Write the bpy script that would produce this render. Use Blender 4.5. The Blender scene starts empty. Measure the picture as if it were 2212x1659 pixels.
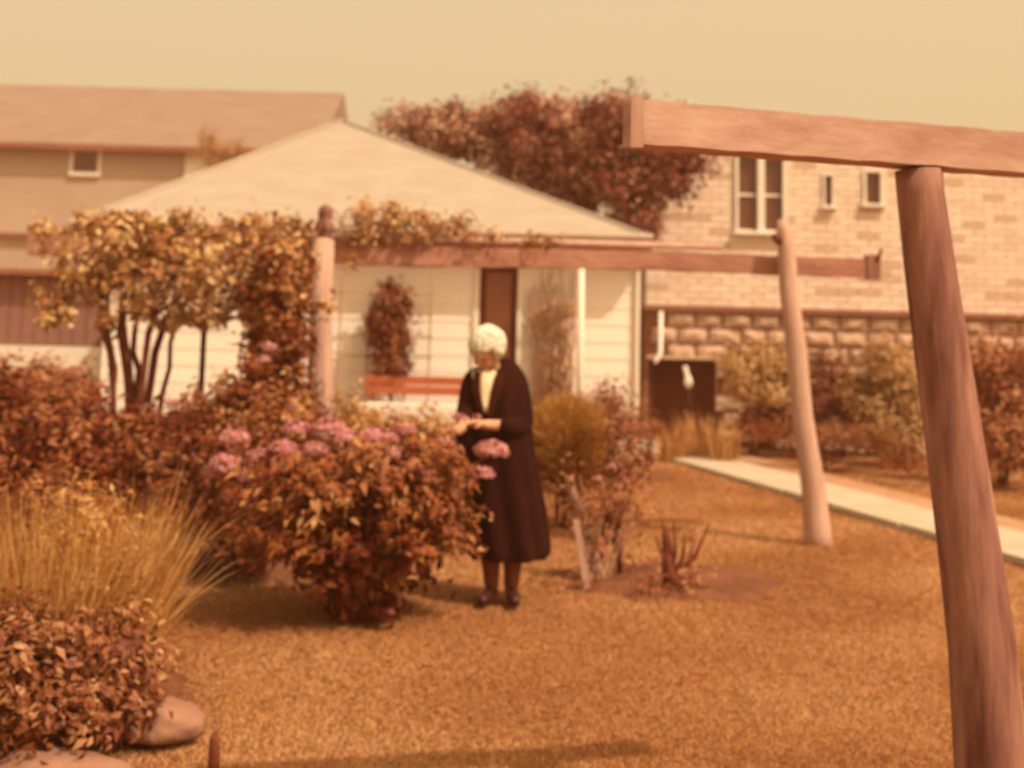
import bpy, bmesh, math, random
import numpy as np
from mathutils import Vector, Matrix, noise, Euler
random.seed(7); RNG = np.random.default_rng(7)
C = bpy.context.scene.collection
SC = bpy.context.scene
R = math.radians

# ---------------------------------------------------------------- camera
CAM_Z, FPX, PITCH, ROLL, SHIFT = 1.46, 2680.0, R(8), R(1.5), -0.2107
cam = bpy.data.cameras.new('camera'); co = bpy.data.objects.new('camera', cam); C.objects.link(co)
CM = Matrix.Translation((0, 0, CAM_Z)) @ Matrix.Rotation(R(90) + PITCH, 4, 'X') @ Matrix.Rotation(ROLL, 4, 'Z')
co.matrix_world = CM
cam.sensor_width = 36; cam.lens = 36 * FPX / 2212; cam.shift_y = SHIFT
cam.clip_start = 0.05; cam.clip_end = 2000
cam.dof.use_dof = True; cam.dof.focus_distance = 2.0; cam.dof.aperture_fstop = 3.9
SC.camera = co

# ---------------------------------------------------------------- sky, sun, exposure
SUN_EL, SUN_AZ = R(53), R(128)          # azimuth clockwise from +Y (the viewing direction)
w = bpy.data.worlds.new('World'); SC.world = w; w.use_nodes = True
nt = w.node_tree; bg = nt.nodes['Background']
sky = nt.nodes.new('ShaderNodeTexSky'); sky.sky_type = 'NISHITA'; sky.sun_disc = False
sky.sun_elevation = SUN_EL; sky.sun_rotation = SUN_AZ
sky.air_density = 0.6; sky.dust_density = 10; sky.ozone_density = 0.0; sky.altitude = 0
wm_ = nt.nodes.new('ShaderNodeMixRGB'); wm_.blend_type = 'MULTIPLY'; wm_.inputs[0].default_value = 1; wm_.inputs[2].default_value = (1, .86, .66, 1)   # warm summer haze
vl = nt.nodes.new('ShaderNodeMixRGB'); vl.inputs[0].default_value = .62; vl.inputs[2].default_value = (5.95, 5.45, 3.85, 1)   # even bright veil of thin cloud
nt.links.new(sky.outputs[0], wm_.inputs[1]); nt.links.new(wm_.outputs[0], vl.inputs[1]); nt.links.new(vl.outputs[0], bg.inputs[0]); bg.inputs[1].default_value = 0.15
sl = bpy.data.lights.new('sun', 'SUN'); sl.energy = 3.3; sl.angle = R(0.8); sl.color = (1, 0.95, 0.88)
so = bpy.data.objects.new('sun', sl); C.objects.link(so)
sd = Vector((math.sin(SUN_AZ) * math.cos(SUN_EL), math.cos(SUN_AZ) * math.cos(SUN_EL), math.sin(SUN_EL)))
so.rotation_euler = sd.to_track_quat('Z', 'Y').to_euler(); so.location = (6, -6, 12)
vs = SC.view_settings; vs.view_transform = 'Standard'; vs.look = 'None'; vs.gamma = 1; vs.use_curve_mapping = False
vs.exposure = 0.17
vs.use_white_balance = True; vs.white_balance_temperature = 9500; vs.white_balance_tint = 14
SC.cycles.use_denoising = True; SC.cycles.max_bounces = 6

def ray(px, py):
    d = Vector(((px - 1106) / FPX, (829.5 + SHIFT * 2212 - py) / FPX, -1))
    return (CM.to_3x3() @ d).normalized()
def P(px, py, Y):                        # point of the sight line at distance Y in front
    d = ray(px, py); return Vector((0, 0, CAM_Z)) + d * (Y / d.y)
def G(px, py, z=0.0):                    # where the sight line meets the ground
    d = ray(px, py); return Vector((0, 0, CAM_Z)) + d * ((z - CAM_Z) / d.z)

# ---------------------------------------------------------------- materials
def mat(name, c1, c2=None, scale=6.0, rough=0.8, bump=0.0, bscale=None, c3=None, spec=0.3, stretch=None, detail=5):
    m = bpy.data.materials.new(name); m.use_nodes = True; n = m.node_tree.nodes; l = m.node_tree.links
    b = n['Principled BSDF']; b.inputs['Roughness'].default_value = rough
    b.inputs['Specular IOR Level'].default_value = spec
    c2 = c2 or c1
    tc = n.new('ShaderNodeTexCoord'); mp = n.new('ShaderNodeMapping'); l.new(tc.outputs['Object'], mp.inputs[0])
    if stretch: mp.inputs['Scale'].default_value = stretch
    nz = n.new('ShaderNodeTexNoise'); nz.inputs['Scale'].default_value = scale; nz.inputs['Detail'].default_value = detail
    nz.inputs['Roughness'].default_value = 0.65
    l.new(mp.outputs[0], nz.inputs['Vector'])
    cr = n.new('ShaderNodeValToRGB'); e = cr.color_ramp.elements
    e[0].position = 0.34; e[0].color = (*c1, 1); e[1].position = 0.66; e[1].color = (*c2, 1)
    if c3: x = cr.color_ramp.elements.new(0.74); x.color = (*c3, 1)
    l.new(nz.outputs['Fac'], cr.inputs[0]); l.new(cr.outputs[0], b.inputs['Base Color'])
    if bump:
        bn = n.new('ShaderNodeTexNoise'); bn.inputs['Scale'].default_value = bscale or scale * 6; bn.inputs['Detail'].default_value = 6
        l.new(mp.outputs[0], bn.inputs['Vector'])
        bp = n.new('ShaderNodeBump'); bp.inputs['Strength'].default_value = bump; bp.inputs['Distance'].default_value = 0.02
        l.new(bn.outputs['Fac'], bp.inputs['Height']); l.new(bp.outputs[0], b.inputs['Normal'])
    return m
def leafmat(name, cols, trans=0.25, rough=0.55):
    m = bpy.data.materials.new(name); m.use_nodes = True; n = m.node_tree.nodes; l = m.node_tree.links
    b = n['Principled BSDF']; b.inputs['Roughness'].default_value = rough; b.inputs['Specular IOR Level'].default_value = 0.35
    a = n.new('ShaderNodeAttribute'); a.attribute_name = 'tint'
    cr = n.new('ShaderNodeValToRGB'); e = cr.color_ramp.elements
    k = len(cols)
    e[0].color = (*cols[0], 1); e[1].color = (*cols[-1], 1)
    for i in range(1, k - 1): x = e.new(i / (k - 1)); x.color = (*cols[i], 1)
    l.new(a.outputs['Fac'], cr.inputs[0]); l.new(cr.outputs[0], b.inputs['Base Color'])
    t = n.new('ShaderNodeBsdfTranslucent'); l.new(cr.outputs[0], t.inputs[0])
    mx = n.new('ShaderNodeMixShader'); mx.inputs[0].default_value = trans
    l.new(b.outputs[0], mx.inputs[1]); l.new(t.outputs[0], mx.inputs[2]); l.new(mx.outputs[0], n['Material Output'].inputs[0])
    return m
M = {}
M['lawn'] = mat('lawn', (0.24, 0.098, 0.04), (0.32, 0.15, 0.068), 1.1, .95, .5, 60, c3=(.37, .19, .09), detail=10)
M['soil'] = mat('soil', (0.12, 0.036, 0.018), (0.21, 0.075, 0.042), 3.5, .95, .9, 25)
M['gravel'] = mat('gravel', (.36, .19, .12), (.50, .28, .17), 5, .95, .7, 40)
M['concrete'] = mat('concrete', (0.42, 0.35, 0.28), (0.52, 0.44, 0.37), 2.2, .9, .25, 40)
M['pwall'] = mat('painted_board', (0.87, 0.8, 0.75), (0.91, 0.85, 0.8), 1.3, .7, .15, 30)
M['white'] = mat('white_paint', (0.76, 0.7, 0.64), (0.84, 0.78, 0.72), 3, .55, .1, 30)
M['roof'] = mat('pale_roofing', (0.35, 0.29, 0.25), (0.4, 0.34, 0.295), 1.6, .85, .4, 22, stretch=(1, 1, 3))
M['roofpink'] = mat('red_brown_roofing', (0.24, 0.165, 0.14), (0.29, 0.205, 0.175), 1.0, .9, .5, 16, stretch=(1, 1, 3))
M['cwall'] = mat('cream_render', (0.43, 0.335, 0.28), (0.49, 0.39, 0.33), .7, .9, .2, 20)
M['fascia'] = mat('brown_fascia', (0.24, 0.09, 0.065), (0.32, 0.13, 0.095), 3, .7, .1)
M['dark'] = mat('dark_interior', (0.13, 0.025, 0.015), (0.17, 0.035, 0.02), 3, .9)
M['darkwall'] = mat('dark_shed_boards', (0.26, 0.13, 0.115), (0.31, 0.16, 0.14), 2, .85, .3, 20, stretch=(1, 1, 6))
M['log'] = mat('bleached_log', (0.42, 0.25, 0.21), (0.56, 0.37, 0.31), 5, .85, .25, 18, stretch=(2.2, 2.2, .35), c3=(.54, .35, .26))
M['logdark'] = mat('weathered_shaded_log', (0.11, 0.032, 0.03), (0.33, 0.165, 0.135), 5, .85, .3, 18, stretch=(2.2, 2.2, .35), c3=(.46, .27, .20))  # weathered log, colour also darkened for the near post's shaded front
M['beam'] = mat('weathered_beam', (0.36, 0.19, 0.16), (0.56, 0.38, 0.33), 2.6, .85, .12, 26, stretch=(.5, 2.5, 2.5), c3=(.62, .44, .39))
M['beamdark'] = mat('brown_beam', (0.34, 0.15, 0.12), (0.48, 0.24, 0.19), 4, .85, .6, 26, stretch=(.4, 2.5, 2.5))
M['iron'] = mat('dark_iron', (.05, .012, .008), (.08, .02, .014), 6, .6)
M['wire'] = mat('trellis_wood', (.42, .25, .16), (.5, .3, .2), 6, .8)
M['bark'] = mat('bark', (0.14, 0.03, 0.018), (0.2, 0.055, 0.032), 6, .9, .9, 30, stretch=(2, 2, .5))
M['barkpale'] = mat('pale_bark', (0.4, 0.22, 0.16), (0.52, 0.32, 0.24), 6, .9, .9, 30, stretch=(2, 2, .5))
M['bricklight'] = mat('light_brick', (0.76, 0.62, 0.54), (0.82, 0.69, 0.61), 3, .9, .35, 40)
M['bricktan'] = mat('tan_brick', (0.7, 0.55, 0.47), (0.77, 0.62, 0.54), 3, .9, .35, 40)
M['brickpink'] = mat('pink_brick', (0.56, 0.39, 0.31), (0.64, 0.46, 0.37), 3, .9, .35, 40)
M['mortar'] = mat('mortar', (0.72, 0.59, 0.51), (0.78, 0.65, 0.57), 6, .95, .3)
M['stone'] = mat('rock_faced_stone', (0.46, 0.29, 0.22), (0.6, 0.42, 0.32), 2.6, .95, .9, 14, c3=(.58, .37, .24))
M['mortardark'] = mat('foundation_mortar', (0.24, 0.09, 0.06), (0.3, 0.13, 0.09), 6, .95, .3)
M['red'] = mat('red_brown_paint', (.35, .085, .045), (.42, .115, .06), 4, .55, .1, stretch=(.4, 3, 3))
M['rock'] = mat('pinkish_rock', (0.22, 0.1, 0.075), (0.34, 0.18, 0.13), 4, .95, .9, 12)
M['coat'] = mat('dark_coat_cloth', (0.018, 0.0026, 0.0016), (0.03, 0.0048, 0.003), 5, .95, .35, 160, spec=.12)
M['lapel'] = mat('coat_lapel_cloth', (0.034, 0.006, 0.004), (0.045, 0.008, 0.006), 5, .95, .3, 160, spec=.12)
M['skin'] = mat('skin', (0.56, 0.29, 0.19), (0.61, 0.33, 0.22), 9, .55, .05)
M['stocking'] = mat('brown_stocking', (0.17, 0.04, 0.022), (0.2, 0.05, 0.028), 9, .7)
M['shoe'] = mat('dark_shoe_leather', (0.045, 0.01, 0.008), (0.06, 0.014, 0.011), 9, .4)
M['hair'] = mat('white_hair', (0.66, 0.62, 0.54), (0.78, 0.75, 0.67), 30, .65, .9, 45, stretch=(1, 1, .4))
M['scarf'] = mat('cream_scarf_cloth', (.62, .48, .32), (.74, .60, .42), 12, .8, .4, 60)
M['eye'] = mat('eye_shadowed', (.05, .015, .01)); M['lip'] = mat('lip', (.34, .10, .07))
gl = bpy.data.materials.new('window_glass'); gl.use_nodes = True
gb = gl.node_tree.nodes['Principled BSDF']; gb.inputs['Base Color'].default_value = (.13, .045, .03, 1)
gb.inputs['Roughness'].default_value = .12; gb.inputs['Specular IOR Level'].default_value = .6; M['glass'] = gl
L = {}
L['bush'] = leafmat('bush_leaf', [(0.15, 0.022, 0.006), (0.23, 0.048, 0.014), (0.37, 0.13, 0.045), (0.6, 0.34, 0.17)])
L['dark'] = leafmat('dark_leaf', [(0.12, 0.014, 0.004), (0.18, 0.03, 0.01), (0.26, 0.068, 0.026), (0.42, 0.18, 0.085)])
L['tree'] = leafmat('tree_leaf', [(0.14, 0.022, 0.014), (0.22, 0.048, 0.03), (0.36, 0.13, 0.085), (0.72, 0.48, 0.36)], .15)
L['vine'] = leafmat('vine_leaf', [(0.3, 0.1, 0.035), (0.45, 0.21, 0.085), (0.6, 0.36, 0.17), (0.74, 0.54, 0.33)])
L['goldtop'] = leafmat('bright_golden_leaf', [(0.42, 0.17, 0.05), (0.56, 0.28, 0.09), (0.7, 0.42, 0.17)], .35)
L['dark2'] = leafmat('mottled_leaf', [(.14, .028, .012), (.22, .060, .026), (.34, .13, .06), (.50, .26, .14)])
L['gold'] = leafmat('golden_leaf', [(0.32, 0.11, 0.03), (0.44, 0.19, 0.06), (0.56, 0.3, 0.12), (0.66, 0.42, 0.22)])
L['red'] = leafmat('reddish_leaf', [(0.22, 0.045, 0.018), (0.32, 0.09, 0.042), (0.44, 0.17, 0.085), (0.54, 0.3, 0.18)])
L['pale'] = leafmat('pale_leaf', [(0.38, 0.17, 0.065), (0.5, 0.28, 0.13), (0.6, 0.4, 0.23)])
L['petal'] = leafmat('pink_petal', [(0.38, 0.1, 0.12), (0.54, 0.2, 0.22), (0.7, 0.38, 0.38)], .3)
L['grass'] = leafmat('grass_blade', [(0.42, 0.165, 0.07), (0.54, 0.245, 0.115), (0.62, 0.315, 0.155), (0.7, 0.4, 0.22)], .4)

# ---------------------------------------------------------------- helpers
def tag(o, label=None, cat=None, group=None, kind=None):
    if label: o['label'] = label
    if cat: o['category'] = cat
    if group: o['group'] = group
    if kind: o['kind'] = kind
    return o
def thing(name, loc, label, cat, group=None, rz=0):
    o = bpy.data.objects.new(name, None); C.objects.link(o); o.location = loc; o.rotation_euler.z = rz
    o.empty_display_size = .1
    return tag(o, label, cat, group)
def link_mesh(name, me, parent=None, loc=None):
    o = bpy.data.objects.new(name, me); C.objects.link(o)
    if parent is not None:                      # geometry is given in world space: keep it there
        o.parent = parent
        pw = wm(parent); o.matrix_parent_inverse = pw.inverted()
    if loc is not None: o.location = loc
    return o
def wm(o):
    m = Matrix.LocRotScale(o.location, o.rotation_euler, o.scale)
    if o.parent: m = wm(o.parent) @ o.matrix_parent_inverse @ m
    return m
def B(px, py, Y, rx, rz, ry=1.0): p = P(px, py, Y); return ((p.x, p.y, p.z), (rx, ry, rz))
class MB:
    def __init__(s): s.v = []; s.f = []; s.t = []
    def add(s, v, f, tint=0.5):
        b = len(s.v); s.v += [tuple(x) for x in v]; s.f += [tuple(i + b for i in x) for x in f]; s.t += [tint] * len(v)
        return s
    def box(s, c, d, rz=0, M4=None, taper=1):
        hx, hy, hz = d[0] / 2, d[1] / 2, d[2] / 2
        m = M4 if M4 is not None else Matrix.Translation(c) @ Matrix.Rotation(rz, 4, 'Z')
        v = [m @ Vector((x * hx * (taper if z > 0 else 1), y * hy * (taper if z > 0 else 1), z * hz)) for z in (-1, 1) for y in (-1, 1) for x in (-1, 1)]
        return s.add(v, [(0, 2, 3, 1), (4, 5, 7, 6), (0, 1, 5, 4), (2, 6, 7, 3), (0, 4, 6, 2), (1, 3, 7, 5)])
    def tube(s, pts, rad, n=8, caps=True, squash=None, jit=0):
        pts = [Vector(p) for p in pts]; k = len(pts)
        if not hasattr(rad, '__len__'): rad = [rad] * k
        vs_, fs = [], []; prev = None
        for i, p in enumerate(pts):
            t = (pts[min(i + 1, k - 1)] - pts[max(i - 1, 0)]).normalized()
            if prev is None:
                a = Vector((1, 0, 0)) if abs(t.x) < .9 else Vector((0, 1, 0)); u = t.cross(a).normalized()
            else: u = (prev - t * prev.dot(t)).normalized()
            prev = u; q = t.cross(u)
            for j in range(n):
                an = 2 * math.pi * j / n; rr = rad[i] * (1 + (random.uniform(-jit, jit) if jit else 0))
                vs_.append(p + (u * math.cos(an) + q * math.sin(an)) * rr)
        for i in range(k - 1):
            for j in range(n):
                a = i * n + j; b = i * n + (j + 1) % n; fs.append((a, b, b + n, a + n))
        if caps: fs.append(tuple(range(n - 1, -1, -1))); fs.append(tuple((k - 1) * n + j for j in range(n)))
        return s.add(vs_, fs)
    def build(s, name, m, parent=None, smooth=False, bevel=0, loc=None):
        me = bpy.data.meshes.new(name); me.from_pydata(s.v, [], s.f); me.update()
        if isinstance(m, (list, tuple)):
            for q in m: me.materials.append(q)
        else: me.materials.append(m)
        if any(x != .5 for x in s.t):
            a = me.attributes.new('tint', 'FLOAT', 'POINT'); a.data.foreach_set('value', s.t)
        if bevel:
            bm = bmesh.new(); bm.from_mesh(me)
            bmesh.ops.bevel(bm, geom=bm.edges[:], offset=bevel, segments=2, affect='EDGES', profile=.6); bm.to_mesh(me); bm.free()
        if smooth: me.polygons.foreach_set('use_smooth', [True] * len(me.polygons))
        return link_mesh(name, me, parent, loc)
def leaf_arrays(cen, nrm, length, width, droop=.25, axis=None):
    """folded pointed leaves; cen, nrm are (n,3); length (n,)"""
    n = len(cen); nrm = nrm / (np.linalg.norm(nrm, axis=1, keepdims=True) + 1e-9)
    rnd = RNG.normal(size=(n, 3)) if axis is None else axis
    t = rnd - nrm * np.sum(rnd * nrm, axis=1, keepdims=True); t /= np.linalg.norm(t, axis=1, keepdims=True) + 1e-9
    u = np.cross(nrm, t); Lh = length[:, None]; W = width[:, None] / 2
    base = cen - t * Lh * .5; mid = cen + nrm * 0.0; tip = cen + t * Lh * .5 - nrm * Lh * droop
    l = cen + u * W + nrm * W * .35 - t * Lh * .06; r = cen - u * W + nrm * W * .35 - t * Lh * .06
    V = np.stack([base, l, mid, r, tip], axis=1).reshape(-1, 3)
    F = np.array([[0, 1, 2], [0, 2, 3], [1, 4, 2], [2, 4, 3]])[None] + (np.arange(n) * 5)[:, None, None]
    return V, F.reshape(-1, 3)
def build_tris(name, V, F, tint, m, parent=None, kind=None):
    me = bpy.data.meshes.new(name); nf = len(F); me.vertices.add(len(V)); me.vertices.foreach_set('co', V.astype(np.float32).ravel())
    me.loops.add(nf * 3); me.loops.foreach_set('vertex_index', F.astype(np.int32).ravel())
    me.polygons.add(nf); me.polygons.foreach_set('loop_start', np.arange(0, nf * 3, 3, dtype=np.int32))
    me.polygons.foreach_set('loop_total', np.full(nf, 3, dtype=np.int32)); me.update(calc_edges=True)
    a = me.attributes.new('tint', 'FLOAT', 'POINT'); a.data.foreach_set('value', tint.astype(np.float32))
    me.materials.append(m); o = link_mesh(name, me, parent)
    if kind: o['kind'] = kind
    return o
def clumps(blobs, n_clump, per, spread, shell=.55, up=.5, seed=None):
    """leaf centres + normals: clumps scattered through ellipsoids (centre, radii), denser near their skin"""
    cs, ns, ts = [], [], []
    vol = np.array([b[1][0] * b[1][1] * b[1][2] for b in blobs]) ** .67; vol /= vol.sum()
    for (c, r), wgt in zip(blobs, vol):
        k = max(2, int(n_clump * wgt)); d = RNG.normal(size=(k, 3)); d /= np.linalg.norm(d, axis=1, keepdims=True)
        rad = shell + (1 - shell) * RNG.random(k) ** .6
        rad *= 1 + .20 * RNG.normal(size=k)
        cc = np.array(c) + d * rad[:, None] * np.array(r)
        tt = RNG.random(k)
        for q in range(k):
            m = max(2, int(per * RNG.uniform(.25, 1.75)))
            off = RNG.normal(size=(m, 3)) * spread * RNG.uniform(.6, 1.3)
            cs.append(cc[q] + off); nn = d[q] * .8 + off / spread * .35 + RNG.normal(size=(m, 3)) * .45; nn[:, 2] += up; ns.append(nn)
            ts.append(np.clip(tt[q] ** 1.3 * .85 + RNG.random(m) * .35 - .08, 0, 1))
    return np.concatenate(cs), np.concatenate(ns), np.concatenate(ts)
def foliage(name, blobs, n_clump, per, spread, leaf, wid, m, parent, shell=.55, up=.5, zmin=.02):
    per = int(per * 2.0) if leaf > .055 else per; leaf *= .68 if leaf > .055 else 1
    c, n, t = clumps(blobs, n_clump, per, spread, shell, up)
    k = c[:, 2] > zmin; c, n, t = c[k], n[k], t[k]
    ln = leaf * RNG.uniform(.6, 1.35, len(c)); V, F = leaf_arrays(c, n, ln, ln * wid)
    return build_tris(name, V, F, np.repeat(t, 5), m, parent)
def ribbons(roots, dirs, length, width, bend, segs=3):
    """arching blades; returns V,F, tris"""
    n = len(roots); d = dirs / np.linalg.norm(dirs, axis=1, keepdims=True)
    side = np.cross(d, RNG.normal(size=(n, 3))); side /= np.linalg.norm(side, axis=1, keepdims=True) + 1e-9
    out = d.copy(); out[:, 2] = 0; out += RNG.normal(size=(n, 3)) * .2; out[:, 2] = 0
    rows = []
    for i in range(segs + 1):
        f = i / segs; p = roots + d * (length * f)[:, None] + out * (bend * length * f * f)[:, None]
        p[:, 2] -= (bend * length * f ** 2.2 * .55)
        wv = (width * (1 - f) ** .7 * .5)[:, None]
        rows.append(p - side * wv); rows.append(p + side * wv)
    V = np.stack(rows, axis=1).reshape(-1, 3); k = 2 * (segs + 1); F = []
    for i in range(segs):
        F += [[2 * i, 2 * i + 1, 2 * i + 3], [2 * i, 2 * i + 3, 2 * i + 2]]
    F = (np.array(F)[None] + (np.arange(n) * k)[:, None, None]).reshape(-1, 3)
    return V, F, k
def copy_part(src, parent, mw):
    c = src.copy(); C.objects.link(c); c.parent = parent; c.matrix_parent_inverse = wm(parent).inverted(); c.matrix_world = mw
    c.location, rq, c.scale = mw.decompose(); c.rotation_euler = rq.to_euler(); return c

# ================================================================ SETTING: ground
def sheet(name, poly, z, m, kind='structure'):
    b = MB(); b.add([(x, y, z) for x, y in poly], [tuple(range(len(poly)))]); return tag(b.build(name, m), kind=kind)
# lawn: one sheet to the horizon, finely gridded nearby with gentle unevenness
gx = np.concatenate([[-400, -60, -20], np.linspace(-9, 9, 73), [20, 60, 400]]); gy = np.concatenate([[-30, 0], np.linspace(2.5, 26, 95), [45, 120, 900]])
b = MB(); vv = []
for y in gy:
    for x in gx:
        near = abs(x) < 9.1 and 2.4 < y < 26.1
        vv.append((x, y, (noise.noise(Vector((x * .9, y * .9, 0))) * .018 + noise.noise(Vector((x * 3.1, y * 3.1, 4))) * .007 - .012) if near else 0))
nx = len(gx); b.add(vv, [(j * nx + i, j * nx + i + 1, (j + 1) * nx + i + 1, (j + 1) * nx + i) for j in range(len(gy) - 1) for i in range(nx - 1)])
tag(b.build('lawn', M['lawn'], smooth=True), kind='structure')
def blob_poly(c, rx, ry, n=40, am=.12, sd=0):
    return [(c[0] + math.cos(a) * rx * (1 + am * noise.noise(Vector((math.cos(a) * 2, math.sin(a) * 2, sd)))),
             c[1] + math.sin(a) * ry * (1 + am * noise.noise(Vector((math.cos(a) * 2, math.sin(a) * 2, sd + 5)))) ) for a in [2 * math.pi * i / n for i in range(n)]]
def soil_mound(name, c, rx, ry, h, sd):
    b = MB(); rings = 7; n = 40; vs_ = [(c[0], c[1], h)]; f = []
    for k in range(1, rings + 1):
        q = k / rings
        for i in range(n):
            a = 2 * math.pi * i / n; e = 1 + .35 * noise.noise(Vector((math.cos(a) * 2, math.sin(a) * 2, sd)))
            x, y = c[0] + math.cos(a) * rx * q * e, c[1] + math.sin(a) * ry * q * e
            vs_.append((x, y, h * (1 - q ** 3) - .015 * q + .02 * noise.noise(Vector((x * 7, y * 7, sd))) * (1 - q ** 4)))
    for i in range(n):
        f.append((0, 1 + i, 1 + (i + 1) % n))
        for k in range(rings - 1): a = 1 + k * n + i; bb = 1 + k * n + (i + 1) % n; f.append((a, a + n, bb + n, bb))
    b.add(vs_, f); return tag(b.build(name, M['soil'], smooth=True), kind='structure')
soil_mound('soil_bed', (1.05, 8.15), .78, .62, .05, 1)
soil_mound('soil_bed', (-2.9, 9.6), 2.6, 2.5, .05, 2)
soil_mound('soil_bed', (-.5, 14.6), 2.6, 1.0, .04, 4)
soil_mound('soil_bed', (-1.95, 5.1), .75, 1.0, .04, 5)
# earth strip beyond the path, and the planted bed under the house wall
pa, pb = G(1385, 962), G(2230, 1196)
d = (pb - pa).normalized(); nrm = Vector((-d.y, d.x, 0)) * -1     # towards the house
if nrm.y < 0: nrm = -nrm
start, L_path = pa - d * 1.2, (pb - pa).length + 3.5
b = MB()
def strip(o0, o1, z, m, name, ln=L_path):
    p = [start + nrm * o0, start + d * ln + nrm * o0, start + d * ln + nrm * o1, start + nrm * o1]
    return sheet(name, [(q.x, q.y) for q in p], z, m)
strip(.41, 1.0, .010, M['gravel'], 'gravel_strip')
# concrete path in separate slabs
path = tag(bpy.data.objects.new('path', None), kind='structure'); C.objects.link(path); path.location = start
k = 11; sl_ = L_path / k
for i in range(k):
    c = start + d * (sl_ * (i + .5)); th = math.atan2(d.y, d.x); b = MB()
    b.box((c.x, c.y, .018 + random.uniform(0, .010)), (sl_ - .022, .80, .06), rz=th + random.uniform(-.004, .004)); b.build('slab', M['concrete'], path, bevel=.008)
hb0 = G(1500, 940)
bedx = [G(x, y) for x, y in ((1385, 915), (1500, 945), (1690, 966), (1990, 986), (2250, 1010), (2600, 1060))]
sheet('planting_bed', [(12, 19.9), (1.6, 19.9)] + [(q.x, q.y) for q in bedx], .014, M['soil'])

# ================================================================ GARAGE (white outbuilding with pale hipped roof)
GY = 15.9; g_l, g_r = P(232, 640, GY).x, P(1372, 640, GY).x; EZ = 2.78
shed = thing('garage', ((g_l + g_r) / 2, GY, 0), 'low white board garage with pale hipped roof behind the pergola', 'garage')
ew = g_r - g_l; gcx = (g_l + g_r) / 2; gd = ew
b = MB(); dx0, dx1 = P(1036, 640, GY).x, P(1118, 640, GY).x; dz1 = 2.50
b.box((gcx, GY + gd, EZ / 2), (ew, .12, EZ)); b.box((g_l + .06, GY + gd / 2, EZ / 2), (.12, gd - .13, EZ)); b.box((g_r - .06, GY + gd / 2, EZ / 2), (.12, gd - .13, EZ))
b.box(((g_l + dx0) / 2, GY + .06, EZ / 2), (dx0 - g_l, .12, EZ)); b.box(((dx1 + g_r) / 2, GY + .06, EZ / 2), (g_r - dx1, .12, EZ))
b.box(((dx0 + dx1) / 2, GY + .06, (dz1 + EZ) / 2), (dx1 - dx0 - .002, .12, EZ - dz1)); b.build('wall', M['pwall'], shed)
rows = 13; rh = EZ / rows
for i in range(rows):                                    # lapped boards
    z = rh * (i + .5)
    spans = [(g_l - .01, dx0 - .07), (dx1 + .07, g_r + .01)] if z < dz1 + .06 else [(g_l - .01, g_r + .01)]
    for x0, x1 in spans:
        mm = Matrix.Translation(((x0 + x1) / 2, GY - .016, z)) @ Matrix.Rotation(R(-2.0), 4, 'X')
        MB().box(None, (x1 - x0, .018, rh + .012), M4=mm).build('board', M['pwall'], shed)
ov = .38; pk = P(738, 262, GY + gd / 2); ze = EZ + .04; orr = .14
cor = [Vector((g_l - ov, GY - ov, ze)), Vector((g_r + orr, GY - ov, ze)), Vector((g_r + orr, GY + gd + ov, ze)), Vector((g_l - ov, GY + gd + ov, ze))]
b = MB(); lo = [c - Vector((0, 0, .05)) for c in cor]
b.add(cor + [pk] + lo, [(0, 1, 4), (1, 2, 4), (2, 3, 4), (3, 0, 4), (5, 8, 7, 6), (0, 5, 6, 1), (1, 6, 7, 2), (2, 7, 8, 3), (3, 8, 5, 0)]); rf = b.build('roof', M['roof'], shed)
for c in cor:                                             # hip caps
    MB().tube([c + Vector((0, 0, .0)), pk + Vector((0, 0, .01))], .035, 6).build('hip_cap', M['roof'], rf)
MB().box((gcx - .12, GY - ov - .012, ze - .115), (ew + ov + orr, .022, .12)).build('fascia', M['fascia'], shed)
MB().box((g_r + orr + .012, GY + gd / 2, ze - .115), (.022, gd + 2 * ov, .12)).build('fascia', M['fascia'], shed)
MB().tube([(g_l - ov, GY - ov - .07, ze - .02), (g_r + orr + .03, GY - ov - .07, ze - .02)], .05, 8).build('gutter', M['cwall'], shed)
MB().box((gcx - .12, GY - ov / 2 - .01, ze - .185), (ew + ov + orr - .05, ov - .04, .014)).build('soffit', M['fascia'], shed)
fr = MB().box((dx0 - .035, GY - .03, dz1 / 2), (.07, .07, dz1)).box((dx1 + .035, GY - .03, dz1 / 2), (.07, .07, dz1)).box(((dx0 + dx1) / 2, GY - .03, dz1 + .035), (dx1 - dx0 + .14, .07, .07)).build('door_frame', M['white'], shed)
dr = MB().box(((dx0 + dx1) / 2, GY + .09, dz1 / 2), (dx1 - dx0 - .012, .04, dz1 - .01)).build('door', M['dark'], shed)
for z0, z1 in ((.2, .95), (1.15, 2.35)):
    MB().box(((dx0 + dx1) / 2, GY + .062, (z0 + z1) / 2), (dx1 - dx0 - .16, .014, z1 - z0)).build('panel', M['fascia'], dr)
MB().tube([(dx1 - .05, GY + .03, 1.02), (dx1 - .05, GY + .07, 1.02)], .02, 8).build('handle', M['wire'], dr)
MB().box((g_r + .03, GY - .04, EZ / 2), (.05, .09, EZ)).build('corner_trim', M['white'], shed)

# ================================================================ BRICK HOUSE on a stone foundation
HY = 20.2
h0, h1 = P(1395, 600, HY).x, 9.6
ZL = (P(1380, 657, HY).z + P(2120, 690, HY).z) / 2 ; ZT = 4.95; HD = 7
house = thing('brick_house', ((h0 + h1) / 2, HY, 0), 'pale brick house on a rock-faced stone foundation, behind the path on the right', 'house')
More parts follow.
